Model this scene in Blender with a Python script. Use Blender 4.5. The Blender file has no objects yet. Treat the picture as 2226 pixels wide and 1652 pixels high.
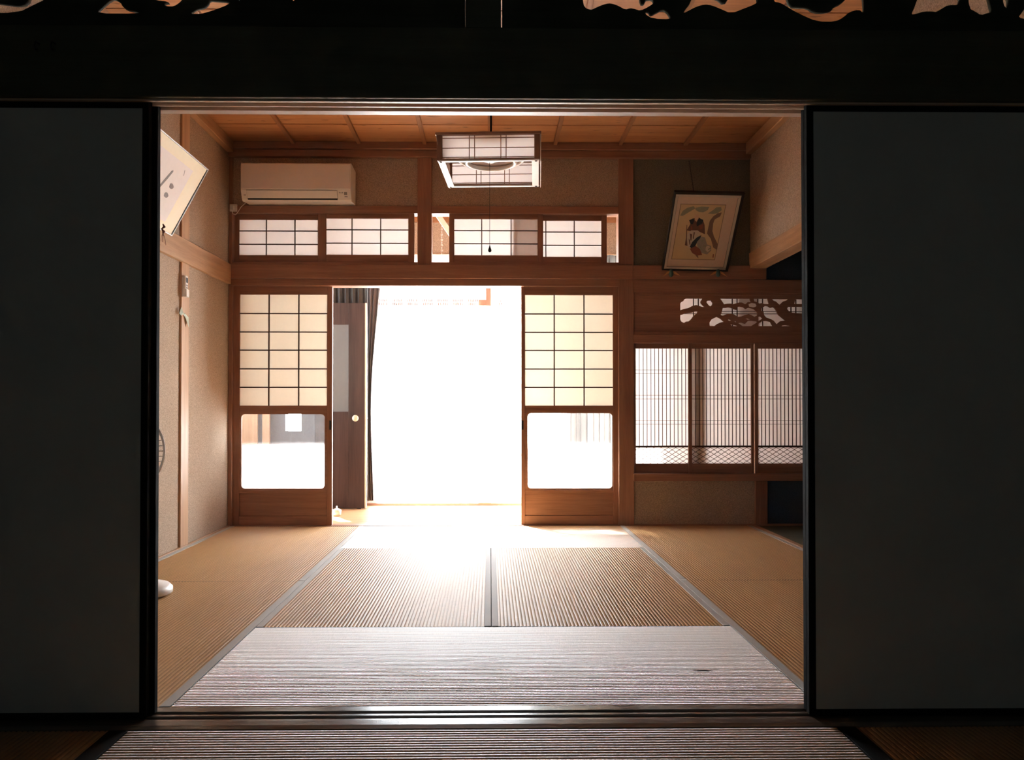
import bpy, bmesh, math, random
from mathutils import Vector, Matrix
random.seed(4)
SC = bpy.context.scene
COL = SC.collection
R = math.radians

# ---------------------------------------------------------------- camera
F, CX, CY, H = 1830.0, 1090.0, 863.0, 0.88
YAW = math.atan(25.0 / F); PIT = math.atan(24.0 / F)
cam_d = bpy.data.cameras.new('camera'); cam = bpy.data.objects.new('camera', cam_d); COL.objects.link(cam)
cam.location = (0, 0, H)
cam.rotation_euler = (math.pi / 2 + PIT, 0, -YAW)
cam_d.sensor_fit = 'HORIZONTAL'; cam_d.sensor_width = 36.0
cam_d.lens = 36.0 * F / 2226.0
cam_d.shift_x = (1113.0 - CX) / 2226.0
cam_d.shift_y = (CY - 826.0) / 2226.0
cam_d.clip_start = 0.05; cam_d.clip_end = 200
SC.camera = cam

# ---------------------------------------------------------------- light
SC.view_settings.view_transform = 'Standard'; SC.view_settings.look = 'None'
SC.view_settings.gamma = 1.0; SC.view_settings.exposure = 0.2
SC.view_settings.use_curve_mapping = False
SC.cycles.max_bounces = 14; SC.cycles.diffuse_bounces = 8; SC.cycles.glossy_bounces = 4
SC.cycles.transmission_bounces = 10; SC.cycles.transparent_max_bounces = 16
SC.cycles.sample_clamp_indirect = 20.0
SC.cycles.caustics_reflective = False; SC.cycles.caustics_refractive = False
w = bpy.data.worlds.new('sky'); SC.world = w; w.use_nodes = True
bg = w.node_tree.nodes['Background']
bg.inputs[0].default_value = (0.86, 0.93, 1.0, 1); bg.inputs[1].default_value = 30.0
sun_d = bpy.data.lights.new('sun', 'SUN'); sun = bpy.data.objects.new('sun', sun_d); COL.objects.link(sun)
sun_d.energy = 110.0; sun_d.angle = R(1.2); sun_d.color = (1.0, 0.97, 0.93)
sd = Vector((0.5 * math.cos(R(42)), -0.866 * math.cos(R(42)), -math.sin(R(42))))
sun.rotation_euler = sd.to_track_quat('-Z', 'Y').to_euler(); sun.location = (-3, 12, 8)
por_d = bpy.data.lights.new('window_daylight', 'AREA'); por = bpy.data.objects.new('window_daylight', por_d); COL.objects.link(por)
por_d.shape = 'RECTANGLE'; por_d.size = 2.6; por_d.size_y = 2.2; por_d.cycles.is_portal = True
por.location = (0.12, 7.78, 1.12); por.rotation_euler = (-math.pi / 2, 0, 0)
dim_d = bpy.data.lights.new('near_room_fill', 'AREA'); dim = bpy.data.objects.new('near_room_fill', dim_d); COL.objects.link(dim)  # added fill lamp behind the camera, lifts the dark near-room panels
dim_d.shape = 'RECTANGLE'; dim_d.size = 2.4; dim_d.size_y = 1.4; dim_d.energy = 1.9; dim_d.color = (0.86, 1.0, 0.95)
dim.location = (0.0, -1.85, 1.3); dim.rotation_euler = (math.pi / 2, 0, 0)

# ---------------------------------------------------------------- pixel -> point on a real plane
_fw = Vector((math.sin(YAW) * math.cos(PIT), math.cos(YAW) * math.cos(PIT), math.sin(PIT)))
_rt = Vector((math.cos(YAW), -math.sin(YAW), 0)); _up = _rt.cross(_fw)
def ray(px, py): return _fw + _rt * ((px - CX) / F) + _up * ((CY - py) / F)
def atY(px, py, Y):
    d = ray(px, py); return Vector((0, 0, H)) + d * (Y / d.y)
def atX(px, py, X):
    d = ray(px, py); return Vector((0, 0, H)) + d * (X / d.x)
def atZ(px, py, Z=0.0):
    d = ray(px, py); return Vector((0, 0, H)) + d * ((Z - H) / d.z)
def xs(px, Y): return atY(px, 887, Y).x
def zs(py, Y, px=1065): return atY(px, py, Y).z

# ---------------------------------------------------------------- object helpers
WO = {}
def tag(o, label=None, cat=None, group=None, kind=None):
    if label: o['label'] = label
    if cat: o['category'] = cat
    if group: o['group'] = group
    if kind: o['kind'] = kind
    return o
def link(name, data, parent=None, wloc=(0, 0, 0)):
    o = bpy.data.objects.new(name, data); COL.objects.link(o)
    wl = Vector(wloc)
    if parent is not None:
        o.parent = parent; o.location = wl - WO[parent.name]
        WO[o.name] = wl
    else:
        o.location = wl; WO[o.name] = wl
    return o
def thing(name, label, cat, loc, group=None):
    return tag(link(name, None, None, loc), label, cat, group)
def struct(name, loc, label=None):
    return tag(link(name, None, None, loc), label, None, None, 'structure')
def mesh_from(verts, faces, m, smooth=False):
    me = bpy.data.meshes.new('mesh'); me.from_pydata([tuple(v) for v in verts], [], faces)
    me.materials.append(m)
    if smooth:
        for p in me.polygons: p.use_smooth = True
    me.update(); return me
def fix_normals(me):
    bm = bmesh.new(); bm.from_mesh(me); bmesh.ops.recalc_face_normals(bm, faces=bm.faces[:]); bm.to_mesh(me); bm.free(); return me
_cache = {}
def box_mesh(sx, sy, sz, m, bev):
    key = (round(sx, 5), round(sy, 5), round(sz, 5), m.name, bev)
    if key in _cache: return _cache[key]
    bm = bmesh.new(); bmesh.ops.create_cube(bm, size=1.0)
    for v in bm.verts: v.co = Vector((v.co.x * sx, v.co.y * sy, v.co.z * sz))
    if bev > 0:
        b = min(bev, 0.45 * min(sx, sy, sz))
        bmesh.ops.bevel(bm, geom=bm.edges[:], offset=b, segments=2 if bev > 0.004 else 1, affect='EDGES', profile=0.6)
    me = bpy.data.meshes.new('mesh'); bm.to_mesh(me); bm.free(); me.materials.append(m)
    _cache[key] = me; return me
def box(name, x, y, z, m, parent=None, bev=0.0):
    x0, x1 = min(x), max(x); y0, y1 = min(y), max(y); z0, z1 = min(z), max(z)
    me = box_mesh(x1 - x0, y1 - y0, z1 - z0, m, bev)
    return link(name, me, parent, ((x0 + x1) / 2, (y0 + y1) / 2, (z0 + z1) / 2))
def pbox(name, px, py, Y, y, m, parent=None, bev=0.0):
    """box whose front outline is measured on plane Y; y=(front, back) depth."""
    return box(name, (xs(px[0], Y), xs(px[1], Y)), y, (zs(py[0], Y), zs(py[1], Y)), m, parent, bev)
def quad(name, pts, m, parent=None):
    c = sum((Vector(p) for p in pts), Vector()) / len(pts)
    me = mesh_from([Vector(p) - c for p in pts], [tuple(range(len(pts)))], m)
    return link(name, me, parent, c)
def pane(name, x, Y, z, m, parent=None):
    key = ('pane', round(x[1] - x[0], 5), round(z[1] - z[0], 5), m.name)
    if key not in _cache:
        a, b = abs(x[1] - x[0]) / 2, abs(z[1] - z[0]) / 2
        _cache[key] = mesh_from([(-a, 0, -b), (a, 0, -b), (a, 0, b), (-a, 0, b)], [(0, 1, 2, 3)], m)
    return link(name, _cache[key], parent, ((x[0] + x[1]) / 2, Y, (z[0] + z[1]) / 2))
def tube_mesh(path, rad, m, seg=8):
    vs, fs = [], []
    path = [Vector(p) for p in path]; n = len(path)
    prev = None
    for i, p in enumerate(path):
        t = (path[min(i + 1, n - 1)] - path[max(i - 1, 0)]).normalized()
        if prev is None:
            a = Vector((0, 0, 1)) if abs(t.z) < 0.9 else Vector((1, 0, 0))
            u = t.cross(a).normalized()
        else:
            u = (prev - t * prev.dot(t)).normalized()
        prev = u; v = t.cross(u)
        r = rad[i] if isinstance(rad, (list, tuple)) else rad
        for k in range(seg):
            a = 2 * math.pi * k / seg
            vs.append(p + (u * math.cos(a) + v * math.sin(a)) * r)
    for i in range(n - 1):
        for k in range(seg):
            fs.append((i * seg + k, i * seg + (k + 1) % seg, (i + 1) * seg + (k + 1) % seg, (i + 1) * seg + k))
    fs.append(tuple(range(seg - 1, -1, -1))); fs.append(tuple((n - 1) * seg + k for k in range(seg)))
    return fix_normals(mesh_from(vs, fs, m, True))
def tube(name, path, rad, m, parent=None, seg=8):
    c = Vector(path[0]); return link(name, tube_mesh([Vector(p) - c for p in path], rad, m, seg), parent, c)
def lathe(name, prof, loc, m, parent=None, seg=32, axis='Z'):
    vs, fs = [], []
    for (r, z) in prof:
        for k in range(seg):
            a = 2 * math.pi * k / seg
            p = (r * math.cos(a), r * math.sin(a), z)
            if axis == 'X': p = (z, r * math.cos(a), r * math.sin(a))
            if axis == 'Y': p = (r * math.cos(a), z, r * math.sin(a))
            vs.append(p)
    for i in range(len(prof) - 1):
        for k in range(seg):
            fs.append((i * seg + k, i * seg + (k + 1) % seg, (i + 1) * seg + (k + 1) % seg, (i + 1) * seg + k))
    fs.append(tuple(range(seg))); fs.append(tuple((len(prof) - 1) * seg + k for k in range(seg)))
    return link(name, fix_normals(mesh_from(vs, fs, m, True)), parent, loc)
def torus(name, r1, r2, loc, m, parent=None, axis='Z', seg=48, s2=8):
    vs, fs = [], []
    for i in range(seg):
        a = 2 * math.pi * i / seg
        for k in range(s2):
            b = 2 * math.pi * k / s2; rr = r1 + r2 * math.cos(b); h = r2 * math.sin(b)
            vs.append((rr * math.cos(a), rr * math.sin(a), h) if axis == 'Z' else (h, rr * math.cos(a), rr * math.sin(a)))
    for i in range(seg):
        for k in range(s2):
            fs.append((i * s2 + k, ((i + 1) % seg) * s2 + k, ((i + 1) % seg) * s2 + (k + 1) % s2, i * s2 + (k + 1) % s2))
    return link(name, fix_normals(mesh_from(vs, fs, m, True)), parent, loc)
def prism_x(name, prof, x, m, parent=None, smooth=False):
    """extrude a (y,z) outline along x"""
    n = len(prof); cx = (x[0] + x[1]) / 2; cy = sum(p[0] for p in prof) / n; cz = sum(p[1] for p in prof) / n
    vs = [(x[0] - cx, p[0] - cy, p[1] - cz) for p in prof] + [(x[1] - cx, p[0] - cy, p[1] - cz) for p in prof]
    fs = [(i, (i + 1) % n, n + (i + 1) % n, n + i) for i in range(n)] + [tuple(range(n)), tuple(range(2 * n - 1, n - 1, -1))]
    return link(name, fix_normals(mesh_from(vs, fs, m, smooth)), parent, (cx, cy, cz))
def carved(name, outer, holes, Y, th, m, parent=None, smoothpoly=True):
    """board with carved holes: outlines are (x,z) lists, thickness th from Y backwards"""
    cu = bpy.data.curves.new('c', 'CURVE'); cu.dimensions = '2D'; cu.fill_mode = 'BOTH'; cu.extrude = th / 2
    cu.bevel_depth = 0.0008; cu.bevel_resolution = 0
    for poly in [outer] + holes:
        sp = cu.splines.new('POLY'); sp.points.add(len(poly) - 1)
        for p, q in zip(sp.points, poly): p.co = (q[0], q[1], 0, 1)
        sp.use_cyclic_u = True
    t = bpy.data.objects.new('t', cu); COL.objects.link(t)
    dg = bpy.context.evaluated_depsgraph_get()
    me = bpy.data.meshes.new_from_object(t.evaluated_get(dg)); bpy.data.objects.remove(t)
    cx = (min(p[0] for p in outer) + max(p[0] for p in outer)) / 2; cz = (min(p[1] for p in outer) + max(p[1] for p in outer)) / 2
    for v in me.vertices: v.co = Vector((v.co.x - cx, -v.co.z, v.co.y - cz))
    me.materials.clear(); me.materials.append(m)
    return link(name, me, parent, (cx, Y + th / 2, cz))
def smooth(poly, it=2):
    for _ in range(it):
        q = []
        for i in range(len(poly)):
            a, b = poly[i], poly[(i + 1) % len(poly)]
            q += [(a[0] * .75 + b[0] * .25, a[1] * .75 + b[1] * .25), (a[0] * .25 + b[0] * .75, a[1] * .25 + b[1] * .75)]
        poly = q
    return poly

# ---------------------------------------------------------------- materials
def newmat(name):
    m = bpy.data.materials.new(name); m.use_nodes = True; nt = m.node_tree
    for n in list(nt.nodes):
        if n.type != 'OUTPUT_MATERIAL': nt.nodes.remove(n)
    return m, nt, nt.nodes['Material Output']
def prin(nt, col=None, rough=0.5, spec=0.5, **kw):
    b = nt.nodes.new('ShaderNodeBsdfPrincipled')
    if col: b.inputs['Base Color'].default_value = (*col, 1)
    b.inputs['Roughness'].default_value = rough
    b.inputs['Specular IOR Level'].default_value = spec
    for k, v in kw.items(): b.inputs[k].default_value = v
    return b
def plain(name, col, rough=0.5, spec=0.5, var=0.08, scale=30, **kw):
    m, nt, out = newmat(name); b = prin(nt, col, rough, spec, **kw)
    tc = nt.nodes.new('ShaderNodeTexCoord'); n = nt.nodes.new('ShaderNodeTexNoise'); n.inputs['Scale'].default_value = scale
    r = nt.nodes.new('ShaderNodeValToRGB')
    r.color_ramp.elements[0].color = (*[c * (1 - var) for c in col], 1); r.color_ramp.elements[1].color = (*[min(1, c * (1 + var)) for c in col], 1)
    nt.links.new(tc.outputs['Object'], n.inputs['Vector']); nt.links.new(n.outputs[0], r.inputs[0]); nt.links.new(r.outputs[0], b.inputs['Base Color'])
    nt.links.new(b.outputs[0], out.inputs[0]); return m
def wood(name, c0, c1, axis, rough=0.45, spec=0.4, scale=14, bump=0.05, knots=False):
    m, nt, out = newmat(name); b = prin(nt, None, rough, spec)
    g = nt.nodes.new('ShaderNodeNewGeometry'); mp = nt.nodes.new('ShaderNodeMapping')
    s = [1.0, 1.0, 1.0]; s['xyz'.index(axis)] = 0.05; mp.inputs['Scale'].default_value = s
    n = nt.nodes.new('ShaderNodeTexNoise'); n.inputs['Scale'].default_value = scale * 2; n.inputs['Detail'].default_value = 6; n.inputs['Distortion'].default_value = 0.6
    n2 = nt.nodes.new('ShaderNodeTexNoise'); n2.inputs['Scale'].default_value = scale * 12; n2.inputs['Detail'].default_value = 3
    r = nt.nodes.new('ShaderNodeValToRGB'); r.color_ramp.elements[0].position = 0.3; r.color_ramp.elements[1].position = 0.7
    r.color_ramp.elements[0].color = (*c0, 1); r.color_ramp.elements[1].color = (*c1, 1)
    mx = nt.nodes.new('ShaderNodeMix'); mx.data_type = 'FLOAT'; mx.inputs[0].default_value = 0.35
    nt.links.new(g.outputs['Position'], mp.inputs[0])
    nt.links.new(mp.outputs[0], n.inputs['Vector']); nt.links.new(mp.outputs[0], n2.inputs['Vector'])
    nt.links.new(n.outputs[0], mx.inputs[2]); nt.links.new(n2.outputs[0], mx.inputs[3])
    nt.links.new(mx.outputs[0], r.inputs[0])
    col = r.outputs[0]
    if knots:
        mp2 = nt.nodes.new('ShaderNodeMapping'); s2 = [3.0, 3.0, 3.0]; s2['xyz'.index(axis)] = 0.9; mp2.inputs['Scale'].default_value = s2
        v = nt.nodes.new('ShaderNodeTexNoise'); v.inputs['Scale'].default_value = 9; v.inputs['Detail'].default_value = 2
        r2 = nt.nodes.new('ShaderNodeValToRGB'); r2.color_ramp.elements[0].position = 0.66; r2.color_ramp.elements[1].position = 0.74
        r2.color_ramp.elements[0].color = (1, 1, 1, 1); r2.color_ramp.elements[1].color = (0.35, 0.28, 0.24, 1)
        mc = nt.nodes.new('ShaderNodeMix'); mc.data_type = 'RGBA'; mc.blend_type = 'MULTIPLY'; mc.inputs[0].default_value = 0.8
        nt.links.new(g.outputs['Position'], mp2.inputs[0]); nt.links.new(mp2.outputs[0], v.inputs['Vector']); nt.links.new(v.outputs[0], r2.inputs[0])
        nt.links.new(col, mc.inputs[6]); nt.links.new(r2.outputs[0], mc.inputs[7]); col = mc.outputs[2]
    nt.links.new(col, b.inputs['Base Color'])
    if bump:
        bp = nt.nodes.new('ShaderNodeBump'); bp.inputs['Strength'].default_value = bump; bp.inputs['Distance'].default_value = 0.002
        nt.links.new(mx.outputs[0], bp.inputs['Height']); nt.links.new(bp.outputs[0], b.inputs['Normal'])
    nt.links.new(b.outputs[0], out.inputs[0]); return m
def plaster(name, c, speck=0.35, rough=0.95):
    m, nt, out = newmat(name); b = prin(nt, None, rough, 0.1)
    g = nt.nodes.new('ShaderNodeNewGeometry')
    n = nt.nodes.new('ShaderNodeTexNoise'); n.inputs['Scale'].default_value = 160; n.inputs['Detail'].default_value = 4
    n2 = nt.nodes.new('ShaderNodeTexNoise'); n2.inputs['Scale'].default_value = 2.2; n2.inputs['Detail'].default_value = 3
    r = nt.nodes.new('ShaderNodeValToRGB'); r.color_ramp.elements[0].position = 0.32; r.color_ramp.elements[1].position = 0.72
    r.color_ramp.elements[0].color = (*[x * (1 - speck) for x in c], 1); r.color_ramp.elements[1].color = (*[min(1, x * (1 + speck)) for x in c], 1)
    r2 = nt.nodes.new('ShaderNodeValToRGB'); r2.color_ramp.elements[0].color = (0.88, 0.86, 0.84, 1); r2.color_ramp.elements[1].color = (1, 1, 1, 1)
    mc = nt.nodes.new('ShaderNodeMix'); mc.data_type = 'RGBA'; mc.blend_type = 'MULTIPLY'; mc.inputs[0].default_value = 1
    for q in (n, n2): nt.links.new(g.outputs['Position'], q.inputs['Vector'])
    nt.links.new(n.outputs[0], r.inputs[0]); nt.links.new(n2.outputs[0], r2.inputs[0])
    nt.links.new(r.outputs[0], mc.inputs[6]); nt.links.new(r2.outputs[0], mc.inputs[7]); nt.links.new(mc.outputs[2], b.inputs['Base Color'])
    bp = nt.nodes.new('ShaderNodeBump'); bp.inputs['Strength'].default_value = 0.35; bp.inputs['Distance'].default_value = 0.002
    nt.links.new(n.outputs[0], bp.inputs['Height']); nt.links.new(bp.outputs[0], b.inputs['Normal'])
    nt.links.new(b.outputs[0], out.inputs[0]); return m
def paper(name, col, trans=0.55, fib=0.06):
    m, nt, out = newmat(name)
    d = nt.nodes.new('ShaderNodeBsdfDiffuse'); t = nt.nodes.new('ShaderNodeBsdfTranslucent'); mx = nt.nodes.new('ShaderNodeMixShader')
    mx.inputs[0].default_value = trans
    g = nt.nodes.new('ShaderNodeNewGeometry'); n = nt.nodes.new('ShaderNodeTexNoise'); n.inputs['Scale'].default_value = 45; n.inputs['Detail'].default_value = 5
    r = nt.nodes.new('ShaderNodeValToRGB'); r.color_ramp.elements[0].color = (*[x * (1 - fib) for x in col], 1); r.color_ramp.elements[1].color = (*col, 1)
    nt.links.new(g.outputs['Position'], n.inputs['Vector']); nt.links.new(n.outputs[0], r.inputs[0])
    nt.links.new(r.outputs[0], d.inputs[0]); nt.links.new(r.outputs[0], t.inputs[0])
    nt.links.new(d.outputs[0], mx.inputs[1]); nt.links.new(t.outputs[0], mx.inputs[2]); nt.links.new(mx.outputs[0], out.inputs[0]); return m
def lace(name, col, open_=0.45, holes=True):
    m, nt, out = newmat(name)
    d = nt.nodes.new('ShaderNodeBsdfDiffuse'); t = nt.nodes.new('ShaderNodeBsdfTranslucent'); tr = nt.nodes.new('ShaderNodeBsdfTransparent')
    for q in (d, t): q.inputs[0].default_value = (*col, 1)
    a = nt.nodes.new('ShaderNodeMixShader'); a.inputs[0].default_value = 0.55; b = nt.nodes.new('ShaderNodeMixShader'); b.inputs[0].default_value = 1 - open_
    nt.links.new(d.outputs[0], a.inputs[1]); nt.links.new(t.outputs[0], a.inputs[2])
    nt.links.new(tr.outputs[0], b.inputs[1]); nt.links.new(a.outputs[0], b.inputs[2]); nt.links.new(b.outputs[0], out.inputs[0]); return m
def glass(name, frost=False, zmid=0.0, zw=0.05):
    """clear pane; with frost, a milky film whose edge fades around height zmid"""
    m, nt, out = newmat(name)
    tr = nt.nodes.new('ShaderNodeBsdfTransparent'); tr.inputs[0].default_value = (0.93, 0.95, 0.95, 1)
    gl = nt.nodes.new('ShaderNodeBsdfGlossy'); gl.inputs['Roughness'].default_value = 0.03
    fr = nt.nodes.new('ShaderNodeFresnel'); fr.inputs[0].default_value = 1.45
    a = nt.nodes.new('ShaderNodeMixShader'); nt.links.new(fr.outputs[0], a.inputs[0]); nt.links.new(tr.outputs[0], a.inputs[1]); nt.links.new(gl.outputs[0], a.inputs[2])
    sh = a
    if frost:
        t = nt.nodes.new('ShaderNodeBsdfTranslucent'); t.inputs[0].default_value = (0.93, 0.95, 0.97, 1)
        g = nt.nodes.new('ShaderNodeNewGeometry'); sp = nt.nodes.new('ShaderNodeSeparateXYZ'); mr = nt.nodes.new('ShaderNodeMapRange')
        mr.interpolation_type = 'SMOOTHSTEP'
        mr.inputs['From Min'].default_value = zmid + zw; mr.inputs['From Max'].default_value = zmid - zw
        mr.inputs['To Min'].default_value = 0.05; mr.inputs['To Max'].default_value = 0.93
        b = nt.nodes.new('ShaderNodeMixShader'); nt.links.new(g.outputs['Position'], sp.inputs[0]); nt.links.new(sp.outputs[2], mr.inputs[0])
        nt.links.new(mr.outputs[0], b.inputs[0]); nt.links.new(a.outputs[0], b.inputs[1]); nt.links.new(t.outputs[0], b.inputs[2]); sh = b
    nt.links.new(sh.outputs[0], out.inputs[0]); return m
def rush(name, axis, rough=0.38, spec=1.0, ani=0.95, ior=1.55):
    """woven rush: the fibres lie across the ribs, so the sheen is stretched along `axis`"""
    m, nt, out = newmat(name); b = prin(nt, None, rough, spec, IOR=ior); b.inputs['Anisotropic'].default_value = ani
    tv = nt.nodes.new('ShaderNodeCombineXYZ')
    tv.inputs[0].default_value = 1.0 if axis == 'x' else 0.0; tv.inputs[1].default_value = 0.0 if axis == 'x' else 1.0
    nt.links.new(tv.outputs[0], b.inputs['Tangent'])
    g = nt.nodes.new('ShaderNodeNewGeometry'); mp = nt.nodes.new('ShaderNodeMapping')
    mp.inputs['Scale'].default_value = (420, 22, 1) if axis == 'x' else (22, 420, 1)
    n = nt.nodes.new('ShaderNodeTexNoise'); n.inputs['Scale'].default_value = 1.0; n.inputs['Detail'].default_value = 3
    n2 = nt.nodes.new('ShaderNodeTexNoise'); n2.inputs['Scale'].default_value = 2.6; n2.inputs['Detail'].default_value = 4
    r = nt.nodes.new('ShaderNodeValToRGB'); r.color_ramp.elements[0].position = 0.25; r.color_ramp.elements[1].position = 0.8
    r.color_ramp.elements[0].color = (0.43, 0.24, 0.10, 1); r.color_ramp.elements[1].color = (0.66, 0.40, 0.19, 1)
    r2 = nt.nodes.new('ShaderNodeValToRGB'); r2.color_ramp.elements[0].color = (0.82, 0.80, 0.78, 1); r2.color_ramp.elements[1].color = (1.0, 1.0, 1.0, 1)
    mc = nt.nodes.new('ShaderNodeMix'); mc.data_type = 'RGBA'; mc.blend_type = 'MULTIPLY'; mc.inputs[0].default_value = 1
    nt.links.new(g.outputs['Position'], mp.inputs[0]); nt.links.new(mp.outputs[0], n.inputs['Vector']); nt.links.new(g.outputs['Position'], n2.inputs['Vector'])
    nt.links.new(n.outputs[0], r.inputs[0]); nt.links.new(n2.outputs[0], r2.inputs[0]); nt.links.new(r.outputs[0], mc.inputs[6]); nt.links.new(r2.outputs[0], mc.inputs[7])
    nt.links.new(mc.outputs[2], b.inputs['Base Color'])
    bp = nt.nodes.new('ShaderNodeBump'); bp.inputs['Strength'].default_value = 0.25; bp.inputs['Distance'].default_value = 0.0008
    nt.links.new(n.outputs[0], bp.inputs['Height']); nt.links.new(bp.outputs[0], b.inputs['Normal'])
    nt.links.new(b.outputs[0], out.inputs[0]); return m

T0, T1 = (0.24, 0.115, 0.072), (0.38, 0.20, 0.128)
WX = wood('trim_wood_along_x', T0, T1, 'x'); WY = wood('trim_wood_along_y', (0.34, 0.19, 0.10), (0.52, 0.31, 0.17), 'y'); WZ = wood('trim_wood_along_z', T0, T1, 'z')
KX = wood('silhouette_wood_x', (.075, .035, .022), (.13, .065, .042), 'x', .6, .2); KZ = wood('silhouette_wood_z', (.075, .035, .022), (.13, .065, .042), 'z', .6, .2)  # trim wood darkened in colour so the bars read as backlit silhouettes
WZL = wood('pale_post_wood', (0.40, 0.23, 0.13), (0.58, 0.36, 0.21), 'z')
CEIL = wood('cedar_ceiling', (0.40, 0.18, 0.075), (0.62, 0.32, 0.15), 'x', 0.5, 0.4, 10, 0.05, True)
CEILB = wood('cedar_batten', (0.26, 0.12, 0.055), (0.40, 0.2, 0.10), 'y', 0.45, 0.4)
LAC = plain('black_lacquer', (0.010, 0.010, 0.010), 0.8, 0.04)
KAM = wood('old_dark_beam', (0.075, 0.075, 0.05), (0.11, 0.11, 0.08), 'x', 0.5, 0.4)
KAMD = wood('carved_dark_board', (0.05, 0.05, 0.035), (0.08, 0.08, 0.06), 'x', 0.85, 0.1)
TRK = wood('worn_track_wood', (0.62, 0.46, 0.36), (0.80, 0.62, 0.50), 'x', 0.38, 0.6)
SILL = wood('polished_sill_wood', (0.10, 0.08, 0.06), (0.2, 0.16, 0.13), 'x', 0.2, 0.6)
FUS = plain('fusuma_paper', (0.50, 0.53, 0.56), 0.9, 0.1, 0.05, 8)
PLA = plaster('sand_plaster', (0.46, 0.36, 0.28)); NAVY = plaster('navy_plaster', (0.07, 0.09, 0.12), 0.2)
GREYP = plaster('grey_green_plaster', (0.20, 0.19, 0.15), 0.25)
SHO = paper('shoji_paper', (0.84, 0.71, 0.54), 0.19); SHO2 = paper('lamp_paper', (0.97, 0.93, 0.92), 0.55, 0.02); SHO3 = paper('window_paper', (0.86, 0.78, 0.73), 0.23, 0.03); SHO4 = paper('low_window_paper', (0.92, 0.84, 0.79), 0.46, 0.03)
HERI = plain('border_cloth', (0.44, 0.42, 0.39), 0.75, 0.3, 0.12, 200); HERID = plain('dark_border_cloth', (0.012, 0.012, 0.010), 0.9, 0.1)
RUX = rush('rush_fibres_along_x', 'x', 0.50, 1.0, 0.96, 1.8); RUN = rush('low_sheen_rush_fibres', 'x', 0.50, 0.28, 0.96); RUY = rush('rush_fibres_along_y', 'y', 0.42, 0.62, 0.95)  # near mat copy: specular turned down so it reflects less doorway light
WHT = plain('white_plastic', (0.80, 0.76, 0.71), 0.35, 0.5, 0.02); DKP = plain('dark_plastic', (0.02, 0.02, 0.025), 0.4, 0.5)
GRY = plain('grey_print', (0.25, 0.24, 0.23), 0.6, 0.3); ALU = plain('aluminium', (0.7, 0.7, 0.68), 0.35, 0.5, Metallic=0.6)
MAT = plain('cream_mount', (0.86, 0.78, 0.60), 0.6, 0.3, 0.03); PAP = plain('rice_paper', (0.80, 0.74, 0.72), 0.7, 0.2, 0.03); INK = plain('grey_ink', (0.24, 0.22, 0.22), 0.7, 0.2)
SILV = plain('silver_frame', (0.55, 0.53, 0.52), 0.3, 0.5, Metallic=0.4); BLK = plain('black_paint', (0.01, 0.01, 0.01), 0.4, 0.4)
GLS = glass('clear_glass'); FRST = glass('half_frosted_glass', True, zs(970, 6.36), 0.045)
LACE = lace('lace_curtain', (0.93, 0.92, 0.92), 0.45); LACE2 = plain('embroidery_thread', (0.42, 0.30, 0.28), .8, .1)
CURT = plain('grey_curtain', (0.12, 0.125, 0.13), 0.9, 0.1); CURB = lace('beige_curtain', (0.10, 0.088, 0.08), 0.0)
DKW = wood('dark_woodgrain', (0.035, 0.022, 0.02), (0.085, 0.052, 0.048), 'z', 0.45, 0.3, 9, 0.0)
ENG = wood('veranda_floor_wood', (0.42, 0.22, 0.11), (0.60, 0.34, 0.18), 'x', 0.3, 0.5)
GREYW = plaster('grey_render', (0.16, 0.15, 0.16), 0.15)
GRND = plain('pale_gravel', (0.62, 0.60, 0.56), 0.95, 0.1, 0.15, 60)

# ---------------------------------------------------------------- shell
YF0, YF1 = 2.39, 2.49            # partition between the two rooms
YB, YB2 = 6.31, 6.42             # back wall of the bright room
XL, XR = -1.955, 1.965
ZC = 2.865
YO = 7.62                        # outer wall of the veranda
fl = struct('floor', (0, 3.0, -0.12)); box('subfloor', (-3.4, 3.4), (-2.2, YB2), (-0.16, -0.06), KAM, fl)
# left wall: plaster bays, post, head rail
wl = struct('wall_left', (XL, 4.4, 0))
pY = (atX(388, 1100, XL).y, atX(405, 1100, XL).y)
box('plaster_bay', (XL - 0.10, XL), (YF1, pY[0]), (-0.06, ZC), PLA, wl)
box('plaster_bay', (XL - 0.10, XL), (pY[1], YB), (-0.06, ZC), PLA, wl)
box('post', (XL - 0.10, XL + 0.013), pY, (-0.06, ZC), WZL, wl, 0.003)
hz0, hz1 = zs(623, YB), zs(577, YB)
tr1 = tag(box('trim_1', (XL, XL + 0.028), (YF1, YB - 0.03), (hz0 + 0.01, hz1), WY, None, 0.003), None, None, None, 'structure')
tag(box('baseboard_left', (XL, XL + 0.022), (YF1 + 0.02, YB), (-0.05, 0.006), WY, None, 0.002), None, None, None, 'structure')
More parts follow.
